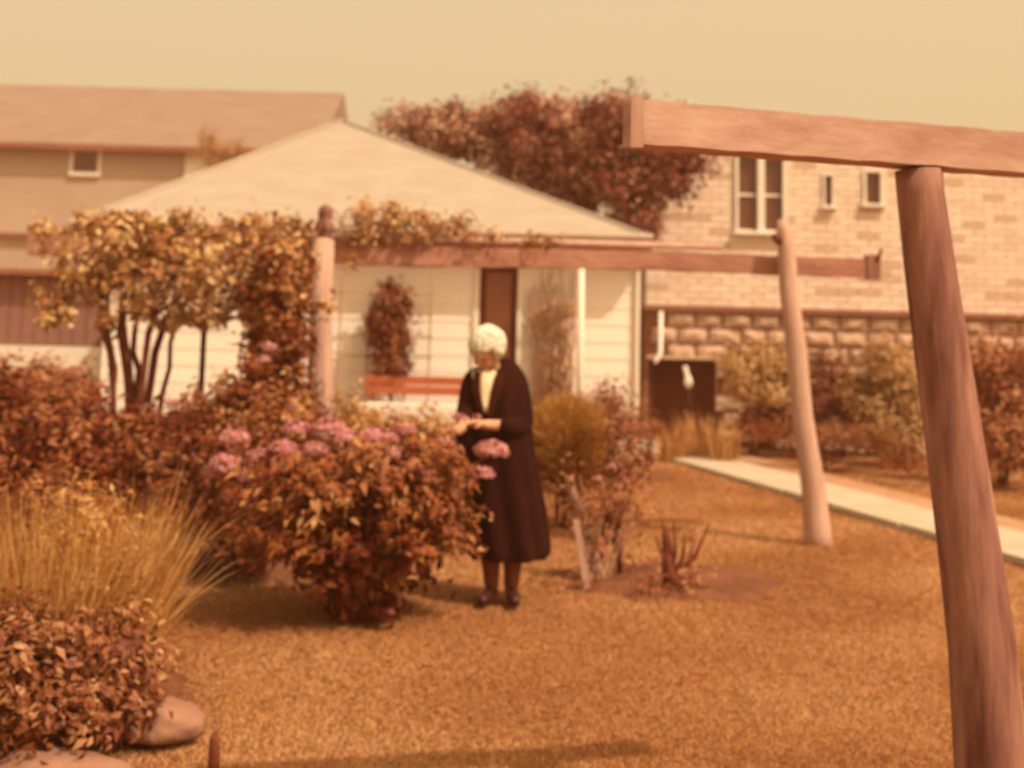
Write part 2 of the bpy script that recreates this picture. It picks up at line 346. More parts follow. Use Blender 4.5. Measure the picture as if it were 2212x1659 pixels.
# openings: window pair, narrow slot, small window, cellar opening
wx0, wx1, wz0, wz1 = P(1592, 480, HY).x, P(1692, 480, HY).x, P(1640, 502, HY).z, P(1640, 338, HY).z
sx0, sx1 = P(1868, 400, HY).x, P(1902, 400, HY).x; sz0, sz1 = P(1885, 442, HY).z, P(1885, 372, HY).z
nx0, nx1 = P(1780, 400, HY).x, P(1797, 400, HY).x; nz0, nz1 = P(1790, 446, HY).z, P(1790, 380, HY).z
cx0, cx1 = P(1400, 820, HY).x, P(1560, 820, HY).x; cz1 = P(1480, 778, HY).z
holes = [(wx0, wx1, wz0, wz1), (sx0, sx1, sz0, sz1), (nx0, nx1, nz0, nz1)]
def wall_with_holes(b, x0, x1, z0, z1, y, th, holes):
    xs = sorted({x0, x1} | {h[0] for h in holes} | {h[1] for h in holes}); zs = sorted({z0, z1} | {h[2] for h in holes} | {h[3] for h in holes})
    xs = [x for x in xs if x0 <= x <= x1]; zs = [z for z in zs if z0 <= z <= z1]
    for i in range(len(xs) - 1):
        for j in range(len(zs) - 1):
            mx, mz = (xs[i] + xs[i + 1]) / 2, (zs[j] + zs[j + 1]) / 2
            if any(h[0] < mx < h[1] and h[2] < mz < h[3] for h in holes): continue
            X0, X1, Z0, Z1 = xs[i], xs[i + 1], zs[j], zs[j + 1]
            b.add([(X0, y, Z0), (X1, y, Z0), (X1, y, Z1), (X0, y, Z1)], [(0, 1, 2, 3)])
    for h in holes:
        if h[2] < z0 - .01 or h[3] > z1 + .01: continue
        v = [(h[0], h[2]), (h[1], h[2]), (h[1], h[3]), (h[0], h[3])]
        for q in range(4):
            a, c = v[q], v[(q + 1) % 4]; b.add([(a[0], y, a[1]), (c[0], y, c[1]), (c[0], y + th, c[1]), (a[0], y + th, a[1])], [(0, 1, 2, 3)])
b = MB(); wall_with_holes(b, h0, h1, ZL, ZT, HY, .25, holes)
b.box((h0 + .1, HY + .3 + HD / 2, (ZL + ZT) / 2), (.2, HD - .05, ZT - ZL)); b.box((h1 - .1, HY + .3 + HD / 2, (ZL + ZT) / 2), (.2, HD - .05, ZT - ZL)); b.box(((h0 + h1) / 2, HY + HD + .4, (ZL + ZT) / 2), (h1 - h0, .15, ZT - ZL))
b.build('wall', M['mortar'], house)
b = MB(); wall_with_holes(b, h0, h1, -.05, ZL, HY + .02, .5, [(cx0, cx1, -.05 - .0, cz1)])
b.box(((cx0 + cx1) / 2, HY + 1.0, cz1 / 2), (cx1 - cx0 + .1, .05, cz1)); b.box((h0 + .1, HY + .35 + HD / 2, ZL / 2), (.2, HD - .3, ZL)); b.box((h1 - .1, HY + .35 + HD / 2, ZL / 2), (.2, HD - .3, ZL)); b.build('foundation', M['mortardark'], house)
b = MB(); b.box(((cx0 + cx1) / 2, HY + .55, cz1 / 2 - .02), (cx1 - cx0 - .02, .05, cz1)); b.build('cellar_shade_sheet', M['dark'], house)  # dark sheet standing for the shade inside the open cellar recess
MB().box(((h0 + h1) / 2, HY + HD / 2 + .2, ZT + .05), (h1 - h0 + .24, HD + .7, .1)).build('roof', M['roof'], house)
MB().box(((h0 + h1) / 2, HY - .06, ZL + .0), (h1 - h0 + .06, .15, .075)).build('ledge', M['fascia'], house)
# bricks, one object each for the 300 that matter, the rest joined
BW, BH, J = .345, .115, .012
bm0 = bmesh.new(); bmesh.ops.create_cube(bm0, size=1); bmesh.ops.scale(bm0, vec=(BW - J, .03, BH - J), verts=bm0.verts)
bmesh.ops.bevel(bm0, geom=[e for e in bm0.edges if all(v.co.y < 0 for v in e.verts)], offset=.006, segments=1, affect='EDGES')
bme = {}
for kx in ('bricklight', 'bricktan', 'brickpink'):
    me = bpy.data.meshes.new('brick'); bm0.to_mesh(me); me.materials.append(M[kx]); bme[kx] = me
bm0.free()
brk = []; z = ZL + .04 + BH / 2; row = 0
while z < ZT - BH * .4:
    x = h0 + BW / 2 - (BW / 2 if row % 2 else 0)
    while x < h1:
        segs = [(max(x - BW / 2, h0), min(x + BW / 2, h1))]
        for h in holes:
            if h[2] - .05 < z < h[3] + .05:
                ns = []
                for a0, a1 in segs:
                    if a1 <= h[0] - .045 or a0 >= h[1] + .045: ns.append((a0, a1)); continue
                    if a0 < h[0] - .045: ns.append((a0, h[0] - .045))
                    if a1 > h[1] + .045: ns.append((h[1] + .045, a1))
                segs = ns
        for a0, a1 in segs:
            if a1 - a0 > .05: brk.append(((a0 + a1) / 2, z, (a1 - a0) / BW, row))
        x += BW
    z += BH; row += 1
brk.sort(key=lambda q: (q[0] > 7.9, abs(q[0] - 5)))
rest = {k: MB() for k in bme}
for i, (x, z, s, row) in enumerate(brk):
    k = 'brickpink' if (random.random() < (.16 if row % 2 == 0 else .03)) else ('bricktan' if random.random() < .35 else 'bricklight')
    if i < 300:
        o = bpy.data.objects.new('brick', bme[k]); C.objects.link(o); o.parent = house; o.matrix_parent_inverse = wm(house).inverted()
        o.location = (x, HY - .001 - random.uniform(0, .005), z); o.scale = (s, 1, 1)
    else: rest[k].box((x, HY - .003, z), ((BW) * s - J, .03, BH - J))
allr = MB(); mi = []
for j, k in enumerate(rest):
    allr.add(rest[k].v, rest[k].f); mi += [j] * len(rest[k].f)
ro = allr.build('brickwork', [M[k] for k in rest], house); ro['kind'] = 'stuff'; ro.data.polygons.foreach_set('material_index', mi)
# foundation stones
def rock_mesh(sd, w_, h_, dp, m, nxg=4, nzg=3):
    b = MB(); vs_, fs = [], []
    for j in range(nzg + 1):
        for i in range(nxg + 1):
            u, v = i / nxg, j / nzg; edge = 1 - max(abs(u - .5), abs(v - .5)) * 2
            vs_.append(((u - .5) * w_ , -(dp * min(1, edge * 1.8 + .25) + noise.noise(Vector((u * 3, v * 3, sd))) * dp * .55 * (edge > 0)), (v - .5) * h_))
    n1 = nxg + 1
    for j in range(nzg):
        for i in range(nxg): a = j * n1 + i; fs.append((a, a + 1, a + 1 + n1, a + n1))
    base = len(vs_); ring = [i for i in range(n1)] + [j * n1 + nxg for j in range(1, nzg + 1)] + [nzg * n1 + i for i in range(nxg - 1, -1, -1)] + [j * n1 for j in range(nzg - 1, 0, -1)]
    for i in ring: vs_.append((vs_[i][0], .03, vs_[i][2]))
    q = len(ring)
    for t in range(q): fs.append((ring[t], base + t, base + (t + 1) % q, ring[(t + 1) % q]))
    me = bpy.data.meshes.new('stone'); me.from_pydata(vs_, [], fs); me.materials.append(m); return me
SW, SH = .50, .265
stm = [rock_mesh(i * 7.3, SW - .04, SH - .035, .07, M['stone']) for i in range(7)]
z = ZL - .04 - SH / 2; row = 0; nst = 0
while z > -.1:
    x = h0 + (0.1 if row % 2 else .35)
    while x < h1 - .1:
        s = random.uniform(.8, 1.2) if row else random.uniform(.86, 1.05); wd = SW * s
        if not (z - SH * .4 < cz1 and cx0 - .1 < x + wd / 2 < cx1 + .1) and nst < 290:
            o = bpy.data.objects.new('stone', stm[random.randrange(7)]); C.objects.link(o); o.parent = house; o.matrix_parent_inverse = wm(house).inverted()
            o.location = (x + wd / 2, HY - .01, z); o.scale = (s * (1 if random.random() < .5 else -1), random.uniform(.8, 1.3), 1); nst += 1
        x += wd
    z -= SH; row += 1
# windows
def sash_window(parent, x0, x1, z0, z1, y, lights, fw=.05):
    f = MB(); cx, cz = (x0 + x1) / 2, (z0 + z1) / 2
    f.box((x0 - .012, y, cz), (fw, .10, z1 - z0 + .09)); f.box((x1 + .012, y, cz), (fw, .10, z1 - z0 + .09))
    f.box((cx, y, z1 + .015), (x1 - x0 - .026, .10, fw)); f.box((cx, y - .03, z0 - .02), (x1 - x0 + .14, .17, .05)); 
    fo = f.build('window', M['white'], parent)
    for a0, a1, b0, b1 in lights:
        MB().box(((a0 + a1) / 2, y + .07, (b0 + b1) / 2), (a1 - a0, .012, b1 - b0)).build('pane', M['glass'], fo)
    return fo
mw_ = (wx0 + wx1) / 2; zc = wz0 + (wz1 - wz0) * .49
fo = sash_window(house, wx0, wx1, wz0, wz1, HY - .02, [(wx0 + .02, mw_ - .05, wz0, zc - .02), (wx0 + .02, mw_ - .05, zc + .02, wz1), (mw_ + .07, wx1 - .02, wz0, zc - .02), (mw_ + .07, wx1 - .02, zc + .02, wz1)])
MB().box((mw_ + .01, HY + .0, (wz0 + wz1) / 2), (.11, .13, wz1 - wz0 - .01)).build('mullion', M['white'], fo)
for a, c in ((wx0 + .016, mw_ - .048), (mw_ + .068, wx1 - .016)):
    MB().box(((a + c) / 2, HY + .035, zc), (c - a, .05, .04)).build('rail', M['white'], fo)
    MB().box(((a + c) / 2, HY + .045, wz0 + .025), (c - a, .04, .04)).build('rail', M['white'], fo)
sash_window(house, sx0, sx1, sz0, sz1, HY - .01, [(sx0, sx1, sz0, sz1)], .04)
sash_window(house, nx0, nx1, nz0, nz1, HY - .01, [(nx0, nx1, nz0, nz1)], .03)
# downpipe with its little hopper
dp = P(1427, 700, HY - .12)
MB().tube([(dp.x, HY - .14, ZL - .06), (dp.x, HY - .14, P(1427, 762, HY).z), (dp.x - .10, HY - .30, P(1427, 782, HY).z)], .038, 8).build('downpipe', M['pwall'], house, smooth=True)
MB().tube([(h0 + .02, HY - .12, cz1 + .03), (cx1 + .05, HY - .12, cz1 + .03)], .03, 8).build('lintel_pipe', M['stone'], house)

# ================================================================ NEIGHBOUR HOUSE, upper left
NY = 33.0
e0, e1 = P(-260, 296, NY), P(690, 332, NY); zE = (P(140, 306, NY).z + P(640, 331, NY).z) / 2
nb = thing('neighbour_house', ((e0.x + e1.x) / 2, NY, 0), 'tall cream house with a red-brown roof at the far upper left', 'house')
b = MB(); b.box(((e0.x + e1.x) / 2, NY + 4.2, zE / 2), (e1.x - e0.x - .8, 8, zE)); b.build('wall', M['cwall'], nb)
zr = P(400, 178, NY + 3.2).z; xr = (e0.x + e1.x) / 2
a = [Vector((e0.x, NY - .12, zE)), Vector((e1.x, NY - .12, zE)), Vector((e1.x, NY + 8.7, zE)), Vector((e0.x, NY + 8.7, zE)), Vector((e0.x, NY + 4.2, zr)), Vector((e1.x, NY + 4.2, zr))]
b = MB(); b.add(a, [(0, 1, 5, 4), (2, 3, 4, 5), (1, 2, 5), (3, 0, 4), (0, 3, 2, 1)]); b.build('roof', M['roofpink'], nb)
MB().box((xr, NY - .14, zE - .07), (e1.x - e0.x, .03, .15)).build('fascia', M['fascia'], nb)
for q, (x0, x1, y0, y1) in enumerate([(152, 210, 326, 370), (402, 450, 330, 384)]):
    p0, p1 = P(x0, y1, NY), P(x1, y0, NY); y = NY + .16; f = MB(); cx, cz = (p0.x + p1.x) / 2, (p0.z + p1.z) / 2
    wd, ht = p1.x - p0.x, p1.z - p0.z
    for s in (-1, 1): f.box((cx + s * (wd / 2 + .04), y, cz), (.09, .1, ht + .2)); f.box((cx, y, cz + s * (ht / 2 + .05)), (wd - .015, .1, .1))
    fo = f.build('window', M['white'], nb)
    MB().box((cx, y + .02, cz), (wd, .03, ht)).build('pane', M['glass'] if q == 0 else M['pwall'], fo)
MB().box((P(250, 520, NY).x, NY + .1, P(250, 512, NY).z), (9, .12, .09)).build('string_course', M['fascia'], nb)
ft = thing('tree', (P(458, 400, 31.5).x, 31.5, 0), 'faint pale young tree in front of the tall cream neighbour house', 'tree')
MB().tube([(P(458, 400, 31.5).x, 31.5, -.05), P(456, 420, 31.5), P(458, 330, 31.5)], [.08, .06, .03], 8).build('trunk', M['barkpale'], ft)
foliage('crown', [B(458, 300, 31.5, .35, .35, .3), B(500, 318, 31.5, .4, .2, .3), B(462, 345, 31.5, .3, .3, .3)], 60, 8, .10, .12, .6, L['pale'], ft, shell=.2)
# dark little outbuilding at the left edge
OY = 19.5; p0, p1 = P(-40, 742, OY), P(222, 600, OY)
ob = thing('outbuilding', ((p0.x + p1.x) / 2, OY, 0), 'small dark boarded outbuilding on a white plinth behind the vine trunks', 'shed')
MB().box(((p0.x + p1.x) / 2, OY + 1.2, (p0.z + p1.z) / 2 + .0), (p1.x - p0.x, 2.4, p1.z - p0.z)).build('wall', M['darkwall'], ob)
MB().box(((p0.x + p1.x) / 2, OY + 1.2, p0.z / 2 - .01), (p1.x - p0.x + .1, 2.5, p0.z)).build('plinth', M['white'], ob)
MB().box(((p0.x + p1.x) / 2, OY + 1.2, p1.z + .05), (p1.x - p0.x + .4, 2.9, .09)).build('roof', M['fascia'], ob)
for i in range(9):
    x = p0.x + (i + .5) * (p1.x - p0.x) / 9; MB().box((x, OY - .012, (p0.z + p1.z) / 2), ((p1.x - p0.x) / 9 - .02, .02, p1.z - p0.z - .02)).build('board', M['darkwall'], ob)

# ================================================================ TREE between garage and house
tr = thing('tree', (1.93, 18.9, 0), 'big dark leafy tree rising between the garage roof and the brick house', 'tree')
b = MB(); b.tube([(1.93, 18.9, -.05), (1.90, 18.9, 1.3), (1.86, 19.0, 2.8), (1.7, 19.3, 4.2), (1.3, 19.8, 5.4)], [.11, .085, .08, .09, .04], 10, jit=.06)
b.build('trunk', M['bark'], tr, smooth=True)
for px, py, Y in ((1150, 300, 20.6), (1300, 290, 20), (1440, 330, 19.2), (980, 290, 21.2)):
    e = P(px, py, Y); MB().tube([(1.75, 19.2, 3.9), ((1.75 + e.x) / 2, (19.2 + e.y) / 2, (3.9 + e.z) / 2 + .25), e], [.06, .04, .015], 7).build('limb', M['bark'], tr)
blobs = [B(905, 268, 22, .55, .22, .8), B(975, 300, 21.5, .7, .36, .9), B(1060, 290, 21.5, .8, .5), B(1150, 330, 21, .85, .75), B(1250, 300, 20.6, .8, .6), B(1240, 385, 20.6, .7, .55), B(1330, 330, 20.2, .8, .75), B(1370, 420, 19.4, .42, .6, .7), B(1440, 300, 19.2, .55, .5, .6), B(1350, 270, 20, .6, .35), B(1480, 345, 19.0, .38, .26, .5), B(1140, 255, 21, .8, .25), B(1395, 480, 19.0, .14, .3, .3), B(1455, 395, 18.9, .25, .26, .4)]
foliage('crown', blobs, 760, 28, .13, .16, .55, L['tree'], tr, shell=.25)
c, n, t = clumps([B(870, 262, 22, .5, .2, .6), B(840, 290, 22, .35, .12, .5)], 26, 14, .1, .3); V, F = leaf_arrays(c, n, .12 * np.ones(len(c)), .06 * np.ones(len(c)))
build_tris('crown', V, F, np.repeat(t * .3 + .7, 5), L['tree'], tr)  # tint lifted: overexposed left end of the crown painted into leaf colour

# ================================================================ PERGOLAS
def log_path(pix, Y): return [P(x, y, Y) for x, y in pix]
RY = G(1768, 1176).y
pg = thing('pergola', (G(1768, 1170).x, RY, 0), 'far rustic pergola of two pale log posts and a brown crossbeam', 'pergola')
pts = [(1772, 1192), (1766, 1150), (1756, 1050), (1733, 900), (1719, 750), (1703, 620), (1699, 540), (1694, 500), (1688, 474)]
wpts = [P(x, y, RY) for x, y in pts]; wpts[0] = Vector((wpts[1].x + .01, RY, -.08))
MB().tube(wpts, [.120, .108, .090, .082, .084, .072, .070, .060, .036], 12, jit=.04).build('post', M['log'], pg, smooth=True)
kn = P(1690, 522, RY); MB().tube([kn, kn + Vector((-.05, -.05, .015)), kn + Vector((-.085, -.075, .035))], [.045, .034, .026], 9).build('branch_stub', M['bark'], pg, smooth=True)
lp = P(692, 700, RY).x; gz = P(692, 515, RY).z
b = MB(); b.tube([(lp + .05, RY, -.05), (lp + .03, RY, .8), (lp + .005, RY, 1.5), (lp - .005, RY, gz)], [.105, .10, .092, .088], 12, jit=.03); b.build('post', M['log'], pg, smooth=True)
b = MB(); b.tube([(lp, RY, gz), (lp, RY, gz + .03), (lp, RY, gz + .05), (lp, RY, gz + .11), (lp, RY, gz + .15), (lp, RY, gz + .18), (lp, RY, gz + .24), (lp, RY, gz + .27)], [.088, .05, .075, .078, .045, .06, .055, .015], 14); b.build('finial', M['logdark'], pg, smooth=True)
bl, br_ = P(60, 545, RY + .13), P(1886, 577, RY + .13); zc = (P(692, 544, RY).z + P(1700, 570, RY).z) / 2
nb_ = 40; b = MB(); vs_ = []
for i in range(nb_ + 1):
    x = bl.x + (br_.x - bl.x) * i / nb_
    for (yy, zz) in ((-.05, -.075), (.05, -.075), (.05, .075), (-.05, .075)):
        vs_.append((x, RY + .16 + yy + random.uniform(-.004, .004), zc + zz * (1 + random.uniform(-.07, .07)) + .01 * math.sin(x * 1.7)))
fs = [(0, 3, 2, 1), tuple(nb_ * 4 + i for i in range(4))]
for i in range(nb_):
    for j in range(4): fs.append((i * 4 + j, i * 4 + (j + 1) % 4, i * 4 + 4 + (j + 1) % 4, i * 4 + 4 + j))
b.add(vs_, fs); b.build('beam', M['beamdark'], pg)
MB().tube([(bl.x + .05, RY + .2, zc + .14), (br_.x - 1.2, RY + .2, zc + .135)], .028, 8).build('rail', M['log'], pg, smooth=True)
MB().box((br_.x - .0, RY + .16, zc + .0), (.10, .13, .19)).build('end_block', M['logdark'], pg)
MB().tube([(br_.x + .02, RY + .12, zc + .02), (br_.x + .05, RY + .06, zc + .14)], [.02, .008], 6).build('peg', M['bark'], pg)
# near pergola
FY = 3.72
pf = thing('pergola', (P(2080, 1300, FY).x, FY, 0), 'near thick leaning log post carrying a heavy weathered beam at right', 'pergola')
pts = [(2140, 1659), (2122, 1400), (2090, 1160), (2062, 960), (2034, 760), (2006, 560), (1988, 420), (1984, 368)]
wp = [P(x, y, FY) for x, y in pts]; wp = [Vector((wp[0].x + .015, FY, -.1))] + wp
ww = [72, 68, 63, 59, 56, 53, 50, 50]
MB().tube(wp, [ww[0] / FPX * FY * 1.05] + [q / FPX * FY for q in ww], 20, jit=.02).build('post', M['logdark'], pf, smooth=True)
A_, B_ = P(1362, 268, 3.45), P(2330, 345, 3.86)
b = MB(); vs_ = []; K = 22
for i in range(K + 1):
    f = i / K; p = A_.lerp(B_, f); n2 = Vector((-(B_ - A_).y, (B_ - A_).x, 0)).normalized()
    hh = .062 + .0015 * math.sin(i * 2.1)
    for yy, zz in ((-.05, -1), (.06, -1), (.06, 1), (-.05, 1)):
        q = p + n2 * yy; vs_.append((q.x, q.y, q.z + zz * hh + random.uniform(-.001, .001)))
fs = [(0, 3, 2, 1), tuple(K * 4 + i for i in range(4))]
for i in range(K):
    for j in range(4): fs.append((i * 4 + j, i * 4 + (j + 1) % 4, i * 4 + 4 + (j + 1) % 4, i * 4 + 4 + j))
b.add(vs_, fs); b.build('beam', M['beam'], pf)
e = A_ + Vector((.0, -.062, 0)); MB().box((e.x + .012, e.y, e.z - .005), (.035, .018, .145)).build('end_cleat', M['log'], pf)

# ================================================================ VINES on the far pergola
vn = thing('climbing_vine', tuple(G(300, 1000)), 'thick vine with twisted trunks and leafy canopy heaped over the pergola at left', 'vine')
VY = 9.4
for k, pl in enumerate([[(296, 1010), (285, 900), (272, 780), (262, 700), (268, 620), (330, 560)],
                        [(300, 1000), (312, 880), (330, 760), (372, 660), (440, 560)],
                        [(285, 960), (300, 830), (322, 720), (352, 640), (400, 560)],
                        [(262, 960), (240, 820), (222, 700), (212, 620), (225, 560)],
                        [(330, 960), (350, 850), (372, 740), (392, 660), (450, 600)],
                        [(235, 900), (248, 800), (232, 710), (236, 640), (260, 560)],
                        [(280, 900), (296, 800), (286, 720), (300, 650), (310, 590)]]):
    p = [P(x, y, VY + .12 * math.sin(k * 2.3)) for x, y in pl]; p[0].z = min(p[0].z, .05)
    q = []
    for i in range(len(p) - 1):
        for s in (0, .5): q.append(p[i].lerp(p[i + 1], s) + Vector((random.uniform(-.02, .02), random.uniform(-.03, .03), 0)))
    q.append(p[-1]); r0 = [.048, .036, .032, .030, .022, .022, .028][k]
    MB().tube(q, [r0 * (1 - .5 * i / len(q)) for i in range(len(q))], 8, jit=.15).build('trunk', M['bark'], vn, smooth=True)
blobs = [B(190, 560, VY, .26, .15, .5), B(280, 530, VY, .34, .13, .6), B(370, 540, VY, .34, .13, .6), B(460, 560, VY, .34, .16, .6), B(540, 590, VY, .26, .2, .5), B(240, 590, VY, .3, .12, .5), B(350, 590, VY, .3, .12, .45), B(430, 615, VY, .24, .12, .4), B(560, 520, VY, .34, .08, .5), B(630, 540, VY, .2, .10, .4), B(150, 600, VY, .14, .16, .4), B(310, 625, VY + .1, .18, .13, .2), B(240, 505, VY, .34, .06, .5), B(480, 500, VY, .3, .06, .4)]
foliage('foliage', blobs, 215, 7, .075, .095, .75, L['vine'], vn, shell=.15, up=.5)
for k in range(70):
    x0 = random.uniform(120, 650); q = [P(x0 + random.uniform(-22, 22) * i, (510 if k % 3 == 0 else 610) + (-10 if k % 3 == 0 else 22) * i * random.uniform(.4, 1.4), VY - .3 * random.random()) for i in range(4)]
    MB().tube(q, [.009, .008, .006, .004], 5).build('shoot', M['barkpale'], vn)
    blobs_ = [(tuple(q[-1]), (.07, .07, .05))]
    c, n, t = clumps(blobs_, 5, 9, .035, .2); ln = .065 * np.ones(len(c)); V, F = leaf_arrays(c, n, ln, ln * .7)
    build_tris('shoot_leaves', V, F, np.repeat(t, 5), L['vine'], vn)
vh = thing('climbing_vine', (P(600, 900, 9.2).x, 9.2, 0), 'leafy climber hanging in a column beside the finial-topped pergola post', 'vine')
MB().tube([(P(620, 900, 9.2).x, 9.2, 0), P(600, 800, 9.2), P(625, 650, 9.2), P(600, 560, 9.2)], [.03, .025, .02, .01], 7, jit=.1).build('stem', M['bark'], vh)
blobs = [B(615, 600, 9.2, .16, .2, .2), B(590, 680, 9.2, .17, .22, .2), B(625, 740, 9.2, .13, .2, .2), B(560, 780, 9.2, .17, .17, .2), B(610, 840, 9.2, .2, .22, .25), B(540, 860, 9.3, .2, .15, .2), B(550, 640, 9.3, .1, .12, .15), B(650, 610, 9.3, .07, .3, .15)]
foliage('foliage', blobs, 190, 15, .05, .085, .7, L['bush'], vh, shell=.3)
va = thing('climbing_vine', (P(900, 560, RY).x, RY, 0), 'sparse arching vine shoots trailing along the top of the brown crossbeam', 'vine')
for k in range(30):
    x0 = random.uniform(725, 1040); dxx = random.choice((-1, 1, 1)) * random.uniform(50, 130); hgt = random.uniform(20, 80)
    q = []
    for i in range(7):
        f = i / 6; q.append(P(x0 + dxx * f, 528 - hgt * math.sin(math.pi * min(1, f * .9 + .08)) + random.uniform(-3, 3), RY + .15 + .12 * math.sin(k + f * 3)))
    MB().tube(q, [.010 - .001 * i for i in range(7)], 5).build('shoot', M['barkpale'], va)
blobs = [B(790, 455, RY + .15, .13, .035, .2), B(850, 450, RY + .15, .12, .035, .2), B(990, 480, RY + .15, .13, .04, .2), B(820, 480, RY + .15, .22, .04, .2), B(880, 470, RY + .15, .25, .045, .2), B(960, 490, RY + .15, .25, .05, .2), B(1030, 512, RY + .15, .2, .035, .2), B(770, 512, RY + .1, .18, .05, .2), B(870, 512, RY + .1, .35, .04, .2), B(1150, 526, RY + .1, .35, .03, .15), B(755, 560, RY, .06, .06, .1)]
foliage('foliage', blobs, 95, 9, .045, .075, .6, L['vine'], va, shell=.2)
# thin dark prop pole
pt_ = P(446, 606, 9.6); pole = MB().tube([(P(430, 1060, 9.6).x, 9.6, -.03), (P(434, 850, 9.6).x, 9.6, P(434, 850, 9.6).z), pt_], .022, 10).build('pole', M['iron'], smooth=True)
tag(pole, 'thin dark upright pole propping the vine canopy', 'pole')

# ================================================================ along the garage wall
ty = GY - .28
ts = thing('trellis', (P(838, 800, ty).x, ty, 0), 'open wire and lath trellis standing against the white garage wall', 'trellis')
for x in (738, 800, 868, 932):
    p = P(x, 612, ty); MB().tube([(p.x, ty, 0), (p.x, ty, p.z + (.10 if x in (738, 932) else -.05))], .013, 6).build('upright', M['wire'], ts)
for y in (630, 676, 722, 768):
    a_, c_ = P(736, y, ty), P(934, y + 4, ty); zz = (a_.z + c_.z) / 2; MB().tube([(a_.x, ty - .02, zz), (c_.x, ty - .02, zz)], .010, 6).build('wire', M['wire'], ts)
cl = thing('climbing_shrub', (P(848, 800, ty - .1).x, ty - .1, 0), 'dark columnar climber on the trellis by the bench', 'shrub')
MB().tube([(P(848, 800, ty - .1).x, ty - .1, 0), P(850, 720, ty - .1), P(846, 640, ty - .1)], [.03, .02, .01], 7).build('stem', M['bark'], cl)
foliage('foliage', [B(846, 660, ty - .1, .24, .27, .18), B(850, 730, ty - .1, .27, .3, .2), B(846, 790, ty - .1, .25, .25, .2), B(828, 690, ty - .1, .2, .2, .15)], 150, 16, .06, .09, .7, L['dark'], cl, shell=.3)
# bench
by = GY - .75; x0, x1 = P(783, 850, by).x, P(1075, 850, by).x
be = thing('bench', ((x0 + x1) / 2, by, 0), 'garden bench with red-brown backrest and pale seat against the garage', 'bench')
zt, zb = P(885, 812, by).z, P(885, 855, by).z; hz = (zt - zb) / 2
MB().box(((x0 + x1) / 2, by + .2, zt - hz / 2), (x1 - x0, .03, hz - .012)).build('backrest', M['red'], be, bevel=.006)
MB().box(((x0 + x1) / 2, by + .19, zb + hz / 2), (x1 - x0, .03, hz - .012)).build('backrest', M['red'], be, bevel=.006)
zs = P(885, 868, by - .2).z
for i in range(4): MB().box(((x0 + x1) / 2, by - .22 + i * .115, zs - .05), (x1 - x0 + .02, .10, .04)).build('seat', M['white'], be, bevel=.005)
MB().box(((x0 + x1) / 2, by - .265, zs - .09), (x1 - x0 + .02, .02, .09)).build('apron', M['white'], be)
for x in (x0 + .1, x1 - .1):
    for yy, hh in ((-.2, zs - .08), (.22, zt)): MB().box((x, by + yy + (.03 if yy > 0 else 0), hh / 2), (.07, .06, hh)).build('leg', M['red'], be)
# bare wall vine and white pole right of the door
wv = thing('wall_vine', (P(1195, 860, GY - .12).x, GY - .12, 0), 'nearly bare vine stems fanning up the white wall right of the door', 'vine')
for k in range(24):
    xb = random.uniform(1150, 1240); q = []; sw = random.uniform(-40, 35)
    for i in range(7):
        f = i / 6; q.append(P(xb + sw * f + random.uniform(-7, 7), 900 - f * random.uniform(250, 325), GY - .12 - random.uniform(0, .05)))
    q.sort(key=lambda v: v.z); MB().tube(q, [.022 - .0025 * i for i in range(7)], 6, jit=.2).build('stem', M['barkpale'], wv)
foliage('foliage', [B(1190, 700, GY - .15, .28, .6, .08), B(1205, 820, GY - .15, .3, .35, .1)], 80, 8, .06, .07, .6, L['pale'], wv, shell=.1)
px_ = P(1256, 720, GY - .5); MB().tube([(px_.x, GY - .55, -.05), (px_.x - .02, GY - .55, P(1250, 560, GY - .55).z)], .042, 10).build('support_post', M['white'], smooth=True)
tag(bpy.data.objects['support_post'], 'slim white post under the garage eave right of the door', 'post')

# ================================================================ PLANT BUILDERS
def stems_into(parent, base, blobs, n, r=.012, m='bark', spread=.1):
    b = MB()
    for i in range(n):
        c, rr = random.choice(blobs); e = Vector(c) + Vector([random.uniform(-.6, .6) * q for q in rr])
        s = Vector(base) + Vector((random.uniform(-spread, spread), random.uniform(-spread, spread), -.03)); mid = s.lerp(e, .5); mid.z += .12 * (e.z - s.z)
        b.tube([s, mid, e], [r, r * .7, r * .3], 6, caps=False)
    o = b.build('stems', M[m], parent); return o
def shrub(name, base, label, cat, blobs, n, per, spread, leaf, wid, lm, group=None, stems=14, sh=.35, up=.5, sr=.01, sm='bark'):
    t = thing(name, base, label, cat, group)
    stems_into(t, base, blobs, stems, sr, sm); foliage('foliage', blobs, n, per, spread, leaf, wid, L[lm], t, shell=sh, up=up); return t
def flower_head(parent, c, r, n=150, tintlo=.3, name='flower_head'):
    r = r * 1.32; d = RNG.normal(size=(n, 3)); d[:, 2] = np.abs(d[:, 2]) * .9 - .15; d /= np.linalg.norm(d, axis=1, keepdims=True)
    cen = np.array(c) + d * r * np.array([1, 1, .72]) * RNG.uniform(.85, 1.08, n)[:, None]
    V, F = leaf_arrays(cen, d + RNG.normal(size=(n, 3)) * .25, r * .42 * RNG.uniform(.8, 1.2, n), r * .36 * np.ones(n), .1)
    o = build_tris(name, V, F, np.repeat(np.clip(tintlo + RNG.random(n) * .6, 0, 1), 5), L['petal'], parent); return o

